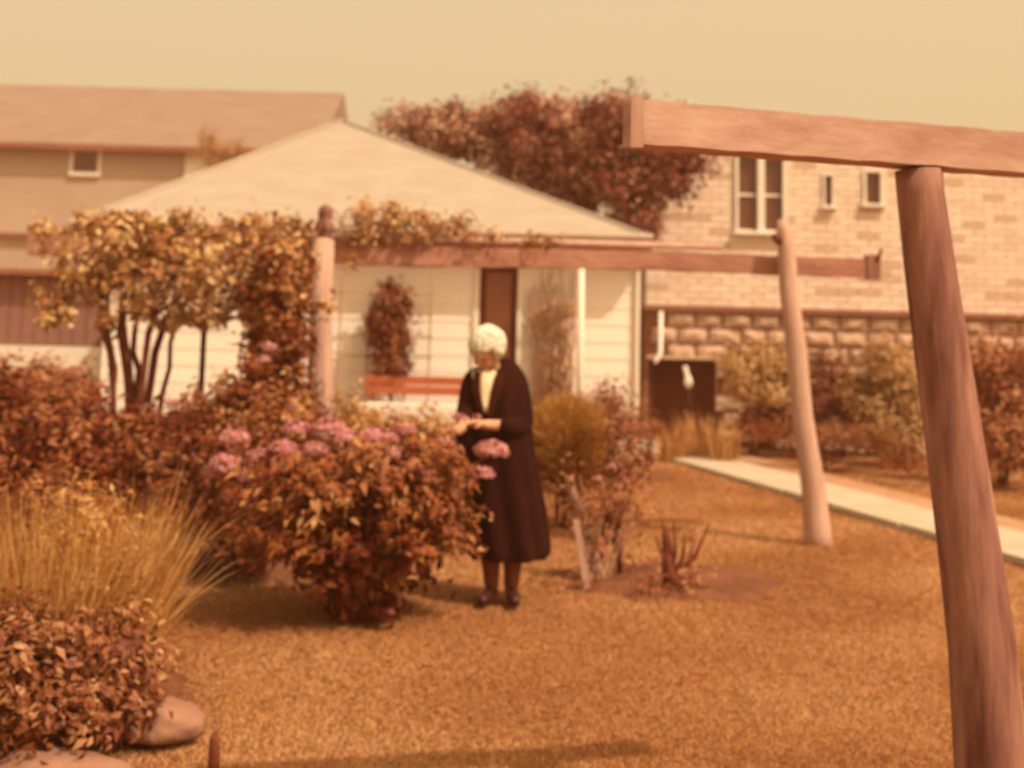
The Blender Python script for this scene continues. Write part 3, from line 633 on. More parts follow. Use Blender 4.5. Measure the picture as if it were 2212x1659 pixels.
# ---- main flowering bush
mb_ = G(782, 1335); MY = mb_.y
bush = thing('flowering_bush', (mb_.x, MY, 0), 'big vase-shaped bush with domed pink flower heads in front of the woman', 'bush')
def MBl(px, py, dy, rx, rz, ry=.2): return B(px, py, MY + dy, rx, rz, ry)
blobs = [MBl(780, 1010, 0, .40, .10, .35), MBl(640, 1050, 0, .2, .13, .28), MBl(920, 1050, 0, .19, .13, .28), MBl(780, 1090, -.15, .42, .15, .28), MBl(600, 1140, 0, .17, .13, .22), MBl(945, 1140, 0, .15, .13, .22), MBl(780, 1170, -.12, .33, .14, .26), MBl(690, 1220, -.05, .16, .10, .2), MBl(870, 1210, -.05, .16, .10, .2), MBl(560, 1080, .05, .1, .1, .2), MBl(930, 1235, -.02, .12, .05, .15), MBl(600, 1225, 0, .11, .05, .15), MBl(780, 1255, 0, .14, .09, .14), MBl(890, 985, .1, .2, .08, .2), MBl(720, 975, .1, .25, .07, .2)]
b = MB()
for i in range(46):
    a = random.uniform(0, 2 * math.pi); rr = random.uniform(.15, .55); top = random.uniform(.45, .86)
    s = Vector((mb_.x + math.cos(a) * .09, MY + math.sin(a) * .09, -.03)); e = Vector((mb_.x + math.cos(a) * rr, MY + math.sin(a) * rr * .8, top))
    b.tube([s, s.lerp(e, .45) + Vector((0, 0, .09)), e], [.012, .009, .004], 6, caps=False)
b.build('stems', M['bark'], bush)
# leaves set along arching shoots, so the crown reads in tiers
cs, ns, ts_, ax = [], [], [], []
for i in range(640):
    a = random.uniform(0, 2 * math.pi); rr = random.uniform(.22, .72) if i % 4 else random.uniform(0, .3)
    rr *= 1.12 if math.cos(a) < 0 else .92
    zt_ = random.uniform(.30 + max(0, rr - .3) * .35, .93) - (.0 if rr < .5 else (rr - .5) * .45); m_ = 26
    f = np.linspace(.5, 1, m_) ; base = np.array([mb_.x + math.cos(a) * .08, MY + math.sin(a) * .08, 0.0])
    h = np.sin(f * 1.75) / math.sin(1.75) if rr > .4 else f
    pos = np.stack([base[0] + math.cos(a) * (rr - .08) * f ** 1.15, base[1] + math.sin(a) * (rr - .08) * .85 * f ** 1.15, zt_ * h], 1)
    pos += RNG.normal(size=(m_, 3)) * .028; cs.append(pos)
    nn = RNG.normal(size=(m_, 3)) * .35; nn[:, 2] += 1; nn[:, 0] += math.cos(a) * .35; nn[:, 1] += math.sin(a) * .35; ns.append(nn)
    av = RNG.normal(size=(m_, 3)) * .7; av[:, 0] += math.cos(a); av[:, 1] += math.sin(a); ax.append(av); ts_.append(np.clip(random.random() * .5 + RNG.random(m_) * .5, 0, 1))
c, n, t, av = np.concatenate(cs), np.concatenate(ns), np.concatenate(ts_), np.concatenate(ax)
k = c[:, 2] > .10; c, n, t, av = c[k], n[k], t[k], av[k]; ln = .062 * RNG.uniform(.45, 1.5, len(c)); V, F = leaf_arrays(c, n, ln, ln * .45, .3, av)
build_tris('foliage', V, F, np.repeat(t, 5), L['bush'], bush)
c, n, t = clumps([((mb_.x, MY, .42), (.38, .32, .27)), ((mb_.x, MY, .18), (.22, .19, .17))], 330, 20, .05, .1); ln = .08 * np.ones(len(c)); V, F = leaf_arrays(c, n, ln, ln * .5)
build_tris('inner_foliage', V, F, np.repeat(t * .5, 5), L['dark'], bush)  # darker leaf colour paints the shade in the bush's core
heads = [(507, 950, .035, .055), (490, 1008, 0, .062), (466, 1024, .02, .045), (640, 930, .15, .05), (612, 975, -.1, .055), (636, 1006, -.15, .062), (708, 930, .05, .062), (742, 948, .0, .05), (800, 948, -.05, .055), (835, 950, .1, .05), (872, 930, .15, .04), (914, 1030, -.2, .045), (960, 962, .1, .04), (1062, 978, .05, .062), (1040, 1026, .0, .045), (785, 960, .12, .05), (560, 990, -.05, .05), (680, 975, -.2, .045), (540, 1030, -.1, .045), (850, 985, -.2, .04)]
for px, py, dy, r in heads:
    p = P(px, py, MY + dy); s = Vector((mb_.x + (p.x - mb_.x) * .35, MY + (p.y - MY) * .35, .45))
    if dy > -.1 and 620 < px < 930: p = P(px, py, MY - .12 + dy * .4)
    fh = flower_head(bush, p, r * 1.12); MB().tube([s, s.lerp(p, .6) + Vector((0, 0, .05)), p], [.006, .005, .004], 5, caps=False).build('stalk', M['bark'], fh)

# ---- shrubs at left and behind
shrub('shrub', tuple(G(560, 1240)), 'dark red-leaved bush just left behind the big flowering bush', 'shrub',
      [B(440, 1010, 8.2, .3, .28, .35), B(350, 1000, 8.4, .3, .32, .35), B(520, 1060, 7.8, .26, .26, .3), B(300, 1060, 8.3, .25, .22, .3), B(420, 1090, 8.0, .4, .14, .3), B(560, 1120, 7.6, .2, .2, .25)], 330, 15, .07, .095, .5, 'dark', sh=.3, stems=24)
shrub('shrub', (P(200, 900, 8.8).x, 8.8, 0), 'very dark dense shrub at the foot of the vine trunks', 'shrub',
      [B(150, 965, 8.8, .38, .38, .35), B(240, 985, 8.6, .30, .33, .35), B(110, 1010, 8.4, .3, .3, .3), B(310, 960, 8.8, .16, .22, .25), B(60, 930, 8.9, .35, .33, .3), B(-30, 930, 8.9, .35, .42, .3)], 380, 15, .07, .10, .55, 'dark', sh=.3, stems=20)
s2 = shrub('flowering_bush', (P(460, 940, 9.0).x, 9.0, 0), 'golden-brown bush with small pale pink blooms between pole and post', 'bush',
      [B(470, 900, 9.1, .28, .2, .3), B(540, 880, 9.0, .26, .25, .3), B(600, 930, 8.9, .3, .25, .3), B(420, 930, 9.1, .25, .2, .3), B(520, 960, 8.8, .4, .2, .3), B(640, 900, 9.3, .15, .2, .2)], 300, 15, .06, .085, .55, 'bush', sh=.3, stems=20)
for px, py in ((318, 884), (372, 872), (345, 905), (582, 752), (570, 780), (300, 930), (636, 880), (430, 905)):
    flower_head(s2, P(px, py, 8.75), .035 + random.random() * .012, 50, .5)
shrub('shrub', (P(820, 940, 9.6).x, 9.6, 0), 'loose golden foliage filling in behind the flower heads below the bench', 'shrub',
      [B(790, 930, 9.6, .3, .14, .3), B(900, 930, 9.6, .3, .12, .3), B(960, 960, 9.4, .2, .16, .25), B(760, 900, 9.8, .1, .22, .2)], 120, 12, .07, .08, .45, 'gold', sh=.2, stems=20)
shrub('shrub', (P(40, 800, 12).x, 12, 0), 'pale rounded shrub at the left edge below the white plinth', 'shrub',
      [B(110, 830, 12, .35, .22, .3), B(20, 850, 12, .5, .3, .3), B(170, 850, 12, .2, .15, .3)], 130, 14, .08, .10, .6, 'red', sh=.3)

# ---- round golden shrub to the right of the woman
gb_ = P(1225, 1000, 10.3)
t = thing('round_shrub', (gb_.x, 10.3, 0), 'rounded golden shrub with fine upright growth right behind the woman', 'shrub')
stems_into(t, (gb_.x, 10.3, 0), [B(1222, 960, 10.3, .28, .3, .28)], 20, .012)
n_ = 11000; d_ = RNG.normal(size=(n_, 3)); d_ /= np.linalg.norm(d_, axis=1, keepdims=True); cz = P(1222, 965, 10.3)
ctr = np.array([cz.x + .02, cz.y, cz.z]); root = ctr + d_ * np.array([.34, .32, .40]) * RNG.uniform(.55, 1.0, n_)[:, None]
dd = d_ * .6 + np.array([0, 0, .9]) + RNG.normal(size=(n_, 3)) * .25
V, F, kk = ribbons(root, dd, RNG.uniform(.06, .13, n_), RNG.uniform(.008, .014, n_), np.full(n_, .3), 2)
build_tris('foliage', V, F, np.repeat(np.clip(RNG.random(n_) * .9, 0, 1), kk), L['goldtop'], t)
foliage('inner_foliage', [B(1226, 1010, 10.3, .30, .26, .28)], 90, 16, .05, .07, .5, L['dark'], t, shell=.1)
# small bed shrubs right of it
shrub('rose_bush', (P(1320, 940, 9.6).x, 9.6, 0), 'leggy reddish rose bush right of the rounded golden shrub', 'bush',
      [B(1345, 930, 9.6, .15, .2, .2), B(1325, 1010, 9.6, .14, .2, .2), B(1375, 1000, 9.6, .1, .2, .2), B(1325, 860, 9.8, .10, .2, .15), B(1330, 1080, 9.6, .13, .12, .15)], 60, 10, .06, .07, .5, 'red', sh=.15, stems=26, sr=.008)
rb = thing('rose_bush', (P(1275, 1240, 8.0).x, 8.0, 0), 'open rose bush with pale buds standing in the round soil bed', 'bush')
bl_ = [B(1270, 1100, 8.0, .2, .14, .18), B(1330, 1060, 8.0, .16, .14, .18), B(1240, 1040, 8.2, .13, .13, .15), B(1385, 1090, 8.0, .1, .14, .12), B(1290, 1170, 8.0, .15, .1, .15)]
stems_into(rb, (P(1290, 1240, 8.0).x, 8.0, 0), bl_, 26, .009, 'barkpale', .06); foliage('foliage', bl_, 60, 5, .06, .062, .5, L['red'], rb, shell=.15)
for px, py in ((1290, 1035), (1320, 1010), (1335, 1050), (1400, 1060)): flower_head(rb, P(px, py, 7.95), .024, 30, .6, 'bud')
rs = MB().tube([(P(1340, 1200, 8.1).x, 8.1, -.05), P(1338, 1120, 8.1), P(1346, 1010, 8.1)], [.02, .017, .014], 8).build('garden_stake', M['bark'], smooth=True); tag(rs, 'dark upright stake among the rose stems in the soil bed', 'stake')
ws = MB().box(None, (.040, .025, .47), M4=Matrix.Translation(P(1258, 1210, 7.75)) @ Matrix.Rotation(R(-10), 4, 'Y')).build('garden_stake', M['log'], bevel=.004); tag(ws, 'leaning pale wooden stake at the left of the soil bed', 'stake')
wd = thing('low_plant', (P(1380, 1262, 7.7).x, 7.7, 0), 'scattered low weeds across the round soil bed', 'plant')
foliage('foliage', [B(1250, 1262, 7.75, .25, .03, .2), B(1400, 1262, 7.6, .3, .03, .2), B(1370, 1225, 8.2, .3, .03, .2), B(1480, 1235, 8.0, .12, .03, .2)], 60, 7, .05, .045, .4, L['red'], wd, shell=.1, up=1)
# pruned stump with a few spiky shoots
st = thing('pruned_stump', (P(1448, 1240, 7.75).x, 7.75, 0), 'short dark stump with spiky shoots at the right end of the soil bed', 'stump')
s0 = Vector((P(1448, 1240, 7.75).x, 7.75, -.03)); MB().tube([s0, s0 + Vector((-.01, 0, .18)), P(1440, 1150, 7.75)], [.042, .038, .026], 9, jit=.12).build('trunk', M['bark'], st, smooth=True)
for ex, ey in ((1428, 1120), (1455, 1125), (1480, 1150), (1532, 1130), (1524, 1150), (1500, 1165), (1416, 1160)):
    e = P(ex, ey, 7.75 + random.uniform(-.1, .1)); MB().tube([s0 + Vector((0, 0, .1)), s0.lerp(e, .6) + Vector((.02, 0, .0)), e], [.016, .012, .004], 6).build('shoot', M['bark'], st)
foliage('foliage', [B(1500, 1160, 7.75, .08, .07, .06), B(1450, 1150, 7.75, .08, .07, .06)], 10, 5, .03, .05, .35, L['red'], st, shell=.2)
foliage('low_foliage', [B(1475, 1245, 7.75, .2, .04, .12)], 16, 7, .04, .05, .5, L['red'], st, shell=.1)

# ================================================================ RIGHT-HAND BED by the house
shrub('shrub', tuple(P(1630, 850, 17.5).xy) + (0,), 'pale leafy shrub spilling in front of the dark cellar opening', 'shrub',
      [B(1625, 790, 17.5, .38, .22, .35), B(1680, 790, 17.5, .3, .25, .3), B(1600, 830, 17.4, .22, .2, .3), B(1650, 850, 17.4, .3, .2, .3), B(1590, 780, 17.5, .2, .15, .2)], 260, 14, .08, .11, .6, 'pale', sh=.3)
shrub('shrub', tuple(P(1815, 880, 17.8).xy) + (0,), 'dark maroon shrub between the slim log post and the flowering shrub', 'shrub',
      [B(1790, 830, 17.8, .38, .45, .35), B(1840, 880, 17.6, .4, .35, .35), B(1760, 880, 17.6, .3, .3, .3), B(1700, 900, 17.4, .4, .2, .3), B(1640, 915, 17.4, .4, .14, .3)], 330, 15, .08, .10, .55, 'dark', sh=.3)
ls = shrub('shrub', tuple(P(1920, 880, 16.6).xy) + (0,), 'tall light-flecked shrub just left of the thick near post', 'shrub',
      [B(1920, 800, 16.6, .36, .36, .3), B(1960, 860, 16.4, .3, .4, .3), B(1900, 900, 16.5, .3, .3, .3), B(1950, 950, 16.2, .35, .22, .3), B(1860, 840, 16.8, .2, .3, .2)], 260, 13, .08, .11, .6, 'pale', sh=.3)
shrub('shrub', tuple(P(2160, 880, 14.5).xy) + (0,), 'large shrub half hidden right of the thick near post', 'shrub',
      [B(2130, 800, 14.5, .35, .35, .3), B(2180, 870, 14.5, .4, .45, .3), B(2150, 950, 14.2, .3, .3, .3), B(2240, 820, 14.5, .4, .5, .3), B(2200, 960, 14.0, .4, .25, .3)], 330, 15, .08, .11, .6, 'red', sh=.3)
shrub('low_plant', tuple(P(1780, 940, 15.6).xy) + (0,), 'low brown ground planting behind the edging bricks', 'plant',
      [B(1720, 935, 15.8, .35, .12, .3), B(1800, 940, 15.6, .4, .15, .3), B(1880, 945, 15.3, .4, .16, .3), B(1640, 930, 16.2, .3, .1, .3), B(1960, 1000, 14.0, .3, .1, .3)], 160, 10, .07, .08, .4, 'bush', sh=.2)
def iris(base, n, h, label, group, m='gold', lean=.35):
    n_ = n; th = RNG.uniform(0, 2 * math.pi, n_); r = RNG.uniform(0, .22, n_)
    root = np.stack([base[0] + np.cos(th) * r, base[1] + np.sin(th) * r, np.zeros(n_)], 1)
    dd = np.stack([np.cos(th) * lean * RNG.random(n_), np.sin(th) * lean * RNG.random(n_), np.ones(n_)], 1)
    V, F, kk = ribbons(root, dd, h * RNG.uniform(.6, 1.1, n_), RNG.uniform(.018, .03, n_), np.full(n_, .15), 4)
    t = thing('iris_clump', base, label, 'plant', group)
    build_tris('leaves', V, F, np.repeat(RNG.random(n_), kk), L[m], t); return t
iris(tuple(P(1450, 930, 16.4).xy) + (0,), 90, .62, 'spiky iris clump nearest the garage corner', 'iris clumps by the path')
iris(tuple(P(1510, 940, 16.6).xy) + (0,), 110, .72, 'tall spiky iris clump in front of the cellar opening', 'iris clumps by the path')
iris(tuple(P(1565, 945, 16.2).xy) + (0,), 110, .66, 'spiky iris clump below the pale leafy shrub', 'iris clumps by the path')
shrub('low_plant', tuple(P(1400, 900, 15.6).xy) + (0,), 'straggly low plants hiding the garage corner at the path end', 'plant',
      [B(1300, 880, 14.8, .22, .22, .25), B(1360, 910, 14.8, .25, .16, .25), B(1280, 930, 14.6, .25, .16, .2), B(1400, 925, 15.4, .2, .1, .2)], 120, 11, .06, .075, .45, 'red', sh=.2, stems=24)
# edging bricks
e0_, e1_ = G(1690, 968), G(1990, 985)
for i in range(16):
    f = i / 15; p = e0_.lerp(e1_, f); o = MB().box(None, (.2, .10, .11), M4=Matrix.Translation((p.x, p.y, .045)) @ Euler((random.uniform(-.08, .08), R(18) + random.uniform(-.1, .1), random.uniform(-.1, .1))).to_matrix().to_4x4()).build('edging_brick', M['brickpink'], bevel=.008)
    tag(o, 'worn pink brick set on edge along the planting bed', 'brick', 'edging bricks along the planting bed')
# small white ornament in front of the dark opening
op = P(1490, 850, 18.6); orn = thing('garden_figure', (op.x, 18.6, 0), 'small white garden figure on a stem against the dark cellar opening', 'ornament')
MB().tube([(op.x, 18.6, -.03), (op.x, 18.6, P(1492, 838, 18.6).z)], .018, 8).build('stand', M['iron'], orn)
q = P(1490, 838, 18.6); b = MB(); b.tube([q, q + Vector((-.02, 0, .08)), q + Vector((-.03, 0, .16)), q + Vector((-.05, 0, .22)), q + Vector((-.06, 0, .27))], [.03, .065, .045, .03, .04], 12); b.build('body', M['white'], orn, smooth=True)
hd_ = q + Vector((-.07, -.01, .29)); MB().tube([hd_ + Vector((0, 0, -.035)), hd_, hd_ + Vector((0, 0, .035))], [.02, .042, .015], 12).build('head', M['white'], orn, smooth=True)

# ================================================================ LEFT FOREGROUND
tf = thing('ornamental_grass', tuple(G(150, 1500)), 'tall golden grass arching at the left edge of the lawn', 'grass')
bs = G(120, 1560); n_ = 2600
th = RNG.uniform(0, 2 * math.pi, n_); r = RNG.uniform(0, 1, n_) ** .5
root = np.stack([bs.x - .17 + np.cos(th) * r * .32, bs.y + .45 + np.sin(th) * r * .7, np.zeros(n_)], 1)
dd = np.stack([np.cos(th) * .22 * r, np.sin(th) * .2 * r, np.ones(n_)], 1) + RNG.normal(size=(n_, 3)) * .11
V, F, kk = ribbons(root, dd, RNG.uniform(.45, .95, n_), RNG.uniform(.006, .013, n_), RNG.uniform(.05, .5, n_), 6)
build_tris('blades', V, F, np.repeat(RNG.random(n_), kk), L['gold'], tf)
foliage('leafy_growth', [B(150, 1180, 5.6, .26, .18, .2), B(110, 1280, 5.4, .3, .2, .2), B(230, 1290, 5.3, .16, .16, .2), B(290, 1400, 5.1, .1, .14, .2), B(180, 1100, 5.8, .2, .1, .2)], 200, 12, .06, .05, .35, L['gold'], tf, shell=.2)
shrub('shrub', (bs.x + .0, bs.y - .15, 0), 'broad low reddish shrub in the lower left corner of the garden', 'shrub',
      [B(130, 1420, 4.6, .24, .13, .25), B(220, 1390, 4.8, .15, .13, .2), B(120, 1530, 4.4, .2, .12, .2), B(280, 1450, 4.8, .1, .1, .2), B(20, 1450, 4.5, .25, .25, .2), B(190, 1540, 4.5, .14, .09, .15), B(60, 1380, 4.7, .2, .12, .2), B(300, 1520, 4.6, .07, .06, .12)], 520, 13, .04, .046, .45, 'dark2', sh=.25, stems=30, sr=.006)
st2 = shrub('shrub', (P(215, 1100, 6.4).x, 6.4, 0), 'wispy reddish stems and leaves rising behind the golden grass', 'shrub',
      [B(150, 1130, 6.4, .2, .2, .25), B(90, 1100, 6.4, .22, .25, .25), B(220, 1120, 6.4, .08, .2, .12), B(20, 1150, 6.2, .25, .3, .2)], 130, 12, .05, .075, .35, 'bush', sh=.15, stems=40, sr=.006)
# rock
def rock(c, r, name, label, cat, sd, group=None):
    bm = bmesh.new(); bmesh.ops.create_icosphere(bm, subdivisions=4, radius=1)
    for v in bm.verts:
        n3 = v.co.normalized(); k = 1 + .22 * noise.noise(n3 * 1.3 + Vector((sd, 0, 0))) + .09 * noise.noise(n3 * 3.5 + Vector((sd, 3, 0)))
        v.co = Vector((n3.x * r[0] * k, n3.y * r[1] * k, n3.z * r[2] * k)) 
        v.co.z = max(v.co.z, -r[2] * .4)
    me = bpy.data.meshes.new(name); bm.to_mesh(me); bm.free(); me.materials.append(M['rock']); me.polygons.foreach_set('use_smooth', [True] * len(me.polygons))
    o = bpy.data.objects.new(name, me); C.objects.link(o); o.location = c; return tag(o, label, cat, group)
rp = G(335, 1600); rock((rp.x, rp.y, .06), (.165, .13, .095), 'rock', 'rounded pinkish rock at the lower left edge of the lawn', 'rock', 2)
rp = G(120, 1690); rock((rp.x, rp.y, .03), (.25, .12, .07), 'rock', 'flat pale rock in the bottom left corner', 'rock', 9)
sk = G(461, 1665); o = MB().tube([(sk.x, sk.y, -.05), (sk.x, sk.y, .10), (sk.x - .002, sk.y, .125)], [.020, .018, .010], 8, jit=.08).build('garden_peg', M['bark'], smooth=True); tag(o, 'short dark wooden peg at the bottom edge beside the rock', 'peg')

# ================================================================ GRASS BLADES over the lawn
def in_poly_mask(x, y):
    keep = np.ones(len(x), bool)
    s = (x - start.x) * nrm.x + (y - start.y) * nrm.y; al = (x - start.x) * d.x + (y - start.y) * d.y
    keep &= ~((s > -.39) & (s < 1.0) & (al > 0)); 
    for cx, cy, rx, ry in ((1.05, 8.15, .75, .6), (-2.9, 9.6, 2.5, 2.4), (-.5, 14.6, 2.5, .9), (-1.95, 5.1, .7, .95)): keep &= (((x - cx) / rx) ** 2 + ((y - cy) / ry) ** 2) > RNG.uniform(.5, 1.15, len(x))
    keep &= ~((y > np.interp(x, [q.x for q in bedx], [q.y for q in bedx]) + RNG.uniform(-.3, .1, len(x))) & (x > bedx[0].x)) & ~((y > GY - .05) & (x < bedx[0].x + .2))
    return keep
N = 800000; yy = 3.4 * (18.5 / 3.4) ** (RNG.random(N)); xx = (RNG.random(N) - .5) * 2 * (yy * .46 + .3)
k = in_poly_mask(xx, yy); xx, yy = xx[k], yy[k]; N = len(xx)
dens = np.array([noise.noise(Vector((a_ * .8, b_ * .8, 2))) for a_, b_ in zip(xx, yy)]); k = RNG.random(N) < .80 + dens * .35
xx, yy, dens = xx[k], yy[k], dens[k]; N = len(xx)
gzv = np.array([noise.noise(Vector((x * .9, y * .9, 0))) * .018 + noise.noise(Vector((x * 3.1, y * 3.1, 4))) * .007 - .012 for x, y in zip(xx, yy)])
root = np.stack([xx, yy, gzv], 1); dd = RNG.normal(size=(N, 3)) * .8; dd[:, 2] = 1
V, F, kk = ribbons(root, dd, RNG.uniform(.016, .038, N) * (1 + .5 * dens) * (.75 + yy * .04), (.0022 + .0009 * yy) * RNG.uniform(.7, 1.3, N), np.full(N, .4), 1)
o = build_tris('lawn_grass', V, F, np.repeat(np.clip(.55 + dens * 1.0 + RNG.normal(size=N) * .16, 0, 1), kk), L['grass']); tag(o, 'short dry golden grass covering the lawn', 'grass', kind='stuff')

# ================================================================ HAZE
hz_top = 10.2
hzm = bpy.data.materials.new('haze'); hzm.use_nodes = True; hn = hzm.node_tree; hn.nodes.remove(hn.nodes['Principled BSDF'])
pv = hn.nodes.new('ShaderNodeVolumePrincipled'); pv.inputs['Color'].default_value = (.98, .45, .29, 1); pv.inputs['Density'].default_value = .0038; pv.inputs['Anisotropy'].default_value = .2
hn.links.new(pv.outputs[0], hn.nodes['Material Output'].inputs['Volume'])
hz = MB().box((0, 434, (hz_top - 1.1) / 2), (830, 940, hz_top + 1.1)).build('haze', hzm); tag(hz, kind='stuff')
# ================================================================ THE WOMAN
WY = 7.0; S_ = WY / FPX
base = G(1085, 1298); WY = base.y
person = thing('person', (base.x, WY, 0), 'white-haired woman in a long dark coat and cream scarf, head bowed, reaching for a flower', 'person')
def W(px, py, dy=0): return P(px, py, WY + dy)
def skin_mesh(chains, voxel, m, name, extra=None, smooth_it=2, parent=None):
    """several skinned chains + extra closed meshes fused into one surface by a voxel remesh"""
    bm = bmesh.new()
    for ch in chains:
        vs_ = []; fs = []; n = 14; mb = MB(); k = len(ch)
        # densify with Catmull-Rom so joints bend smoothly
        P_ = [Vector(c[0]) for c in ch]; rr = [c[1] for c in ch]; pp, qq = [], []
        for i in range(k - 1):
            p0, p1, p2, p3 = P_[max(i - 1, 0)], P_[i], P_[i + 1], P_[min(i + 2, k - 1)]
            for s in range(6):
                t = s / 6; pp.append(.5 * ((2 * p1) + (p2 - p0) * t + (2 * p0 - 5 * p1 + 4 * p2 - p3) * t * t + (3 * p1 - p0 - 3 * p2 + p3) * t ** 3)); qq.append(rr[i] * (1 - t) + rr[i + 1] * t)
        pp.append(P_[-1]); qq.append(rr[-1])
        a = (pp[0] - pp[1]).normalized(); z = (pp[-1] - pp[-2]).normalized()
        pp = [pp[0] + a * qq[0] * .9, pp[0] + a * qq[0] * .6] + pp + [pp[-1] + z * qq[-1] * .6, pp[-1] + z * qq[-1] * .9]; qq = [qq[0] * .35, qq[0] * .78] + qq + [qq[-1] * .78, qq[-1] * .35]
        mb.tube(pp, qq, n); me = bpy.data.meshes.new('t'); me.from_pydata(mb.v, [], mb.f); bm.from_mesh(me); bpy.data.meshes.remove(me)
    for mb in (extra or []):
        me = bpy.data.meshes.new('t'); me.from_pydata(mb.v, [], mb.f); bm.from_mesh(me); bpy.data.meshes.remove(me)
    bmesh.ops.recalc_face_normals(bm, faces=bm.faces)
    me = bpy.data.meshes.new(name); bm.to_mesh(me); bm.free()
    tmp = bpy.data.objects.new('t', me); C.objects.link(tmp)
    r = tmp.modifiers.new('r', 'REMESH'); r.mode = 'VOXEL'; r.voxel_size = voxel
    s = tmp.modifiers.new('s', 'SMOOTH'); s.factor = .5; s.iterations = smooth_it
    dg = bpy.context.evaluated_depsgraph_get(); me2 = bpy.data.meshes.new_from_object(tmp.evaluated_get(dg)); bpy.data.objects.remove(tmp)
    me2.name = name; me2.materials.clear(); me2.materials.append(m); me2.polygons.foreach_set('use_smooth', [True] * len(me2.polygons))
    return link_mesh(name, me2, parent)
def ell(c, r, rot=None, n=20, k=14, f=None):
    mb = MB(); vs_ = []; fs = []
    for i in range(k + 1):
        ph = math.pi * i / k
        for j in range(n):
            a = 2 * math.pi * j / n; v = Vector((math.sin(ph) * math.cos(a), math.sin(ph) * math.sin(a), math.cos(ph)))
            if f: v = f(v)
            v = Vector((v.x * r[0], v.y * r[1], v.z * r[2]))
            if rot: v = rot @ v
            vs_.append(Vector(c) + v)
    for i in range(k):
        for j in range(n): fs.append((i * n + j, (i + 1) * n + j, (i + 1) * n + (j + 1) % n, i * n + (j + 1) % n))
    mb.add(vs_, fs); return mb
# head frame: face turned down and to the left of the picture, towards the flower
HC = W(1051, 757, -.11)                       # head centre
hrot = Euler((R(30), R(4), R(-26)), 'XYZ').to_matrix()     # local -Y is the face
hrot = Matrix.Rotation(R(-34), 3, 'Z') @ Matrix.Rotation(R(36), 3, 'X') @ Matrix.Rotation(R(6), 3, 'Y')
def HL(x, y, z): return HC + hrot @ Vector((x, y, z))
def headf(v):
    q = v.copy()
    if q.z < 0: s = 1 + q.z * .30; q.x *= s; q.y *= (1 + q.z * .12)
    return q
head = ell(HC, (.078, .098, .116), hrot, 28, 22, headf)
face = [ell(HL(0, -.093, -.012), (.012, .017, .028), hrot), ell(HL(0, -.100, -.030), (.015, .014, .011), hrot),          # nose
        ell(HL(0, -.072, -.092), (.027, .022, .018), hrot),                                                        # chin
        ell(HL(-.034, -.066, -.036), (.024, .02, .024), hrot), ell(HL(.034, -.066, -.036), (.024, .02, .024), hrot),  # cheeks
        ell(HL(0, -.078, .026), (.052, .018, .014), hrot),                                                         # brow
        ell(HL(-.073, .004, -.012), (.010, .018, .030), hrot), ell(HL(.073, .004, -.012), (.010, .018, .030), hrot), # ears
        ell(HL(0, -.082, -.060), (.026, .014, .009), hrot)]
shL, shR = W(1024, 822, .0), W(1112, 822, .05)            # picture-left and picture-right shoulders
elL, elR = W(1008, 888, -.10), W(1128, 912, -.02)
wrL, wrR = W(1003, 918, -.30), W(1046, 917, -.30)
hipL, hipR = W(1062, 1010, .02), W(1112, 1010, .02)
knL, knR = W(1064, 1160, .0), W(1108, 1160, .02)
anL, anR = W(1062, 1272, .02), W(1104, 1272, .03)
torso = [(W(1086, 1010, .02), .135), (W(1080, 930, .05), .125), (W(1072, 850, .05), .13), (W(1066, 812, .02), .085), (W(1062, 790, -.03), .048), (HC + hrot @ Vector((0, .02, -.06)), .047)]
chains = [torso, [(W(1075, 812, .02), .05), (shL, .055), (elL, .042), (wrL, .026)], [(W(1075, 812, .02), .05), (shR, .055), (elR, .042), (wrR, .026)],
          [(hipL, .10), (knL, .056), (W(1060, 1205, .03), .052), (anL, .034), (W(1058, 1284, .0), .034), (W(1046, 1294, -.10), .03)],
          [(hipR, .10), (knR, .056), (W(1108, 1205, .04), .052), (anR, .034), (W(1104, 1284, .01), .034), (W(1110, 1296, -.10), .03)]]
def hand(wr, direction, palm_n, size=1.0, curl=.6, thumb_side=1):
    """palm + four unequal bent fingers + a thumb leaving the side of the palm"""
    dr_ = direction.normalized(); pn = (palm_n - dr_ * palm_n.dot(dr_)).normalized(); sd_ = dr_.cross(pn)
    out = []; pal = [ (wr, .024 * size), (wr + dr_ * .035 * size, .027 * size), (wr + dr_ * .07 * size, .026 * size)]
    out.append(pal)
    for s in (-.022, .022): out.append([(wr + dr_ * .02 * size + sd_ * s * .5, .015), (wr + dr_ * .075 * size + sd_ * s, .013)])
    for i, (off, ln) in enumerate(zip((-.030, -.010, .010, .029), (.060, .070, .066, .052))):
        p = wr + dr_ * .078 * size + sd_ * off * size * thumb_side * -1; q = [(p - dr_ * .02, .0095)]; a = 0
        for sgm, f in enumerate((.42, .33, .25)):
            a += curl * (.5 + .5 * sgm) * (1 + .12 * i); v = dr_ * math.cos(a) + pn * math.sin(a); p = p + v * ln * f * size * 1.35; q.append((p, .0088 - .0011 * sgm))
        out.append(q)
    p = wr + dr_ * .02 + sd_ * .024 * thumb_side; q1 = p + (dr_ * .6 + sd_ * .7 * thumb_side + pn * .35).normalized() * .036; q2 = q1 + (dr_ * .9 + sd_ * .05 * thumb_side + pn * .6).normalized() * .032
    out.append([(p, .013), (q1, .0105), (q2, .0085)]); return out
fl = W(985, 912, -.36)
chains += hand(wrR, (fl - wrR) + Vector((0, 0, .0)), Vector((0, -.3, -1)), .95, .42, 1)
chains += hand(wrL, Vector((-.25, -1, .1)), Vector((.3, -.1, -1)), .95, .5, -1)
body = skin_mesh(chains, .0052, M['skin'], 'body', [head] + face, 2, person)
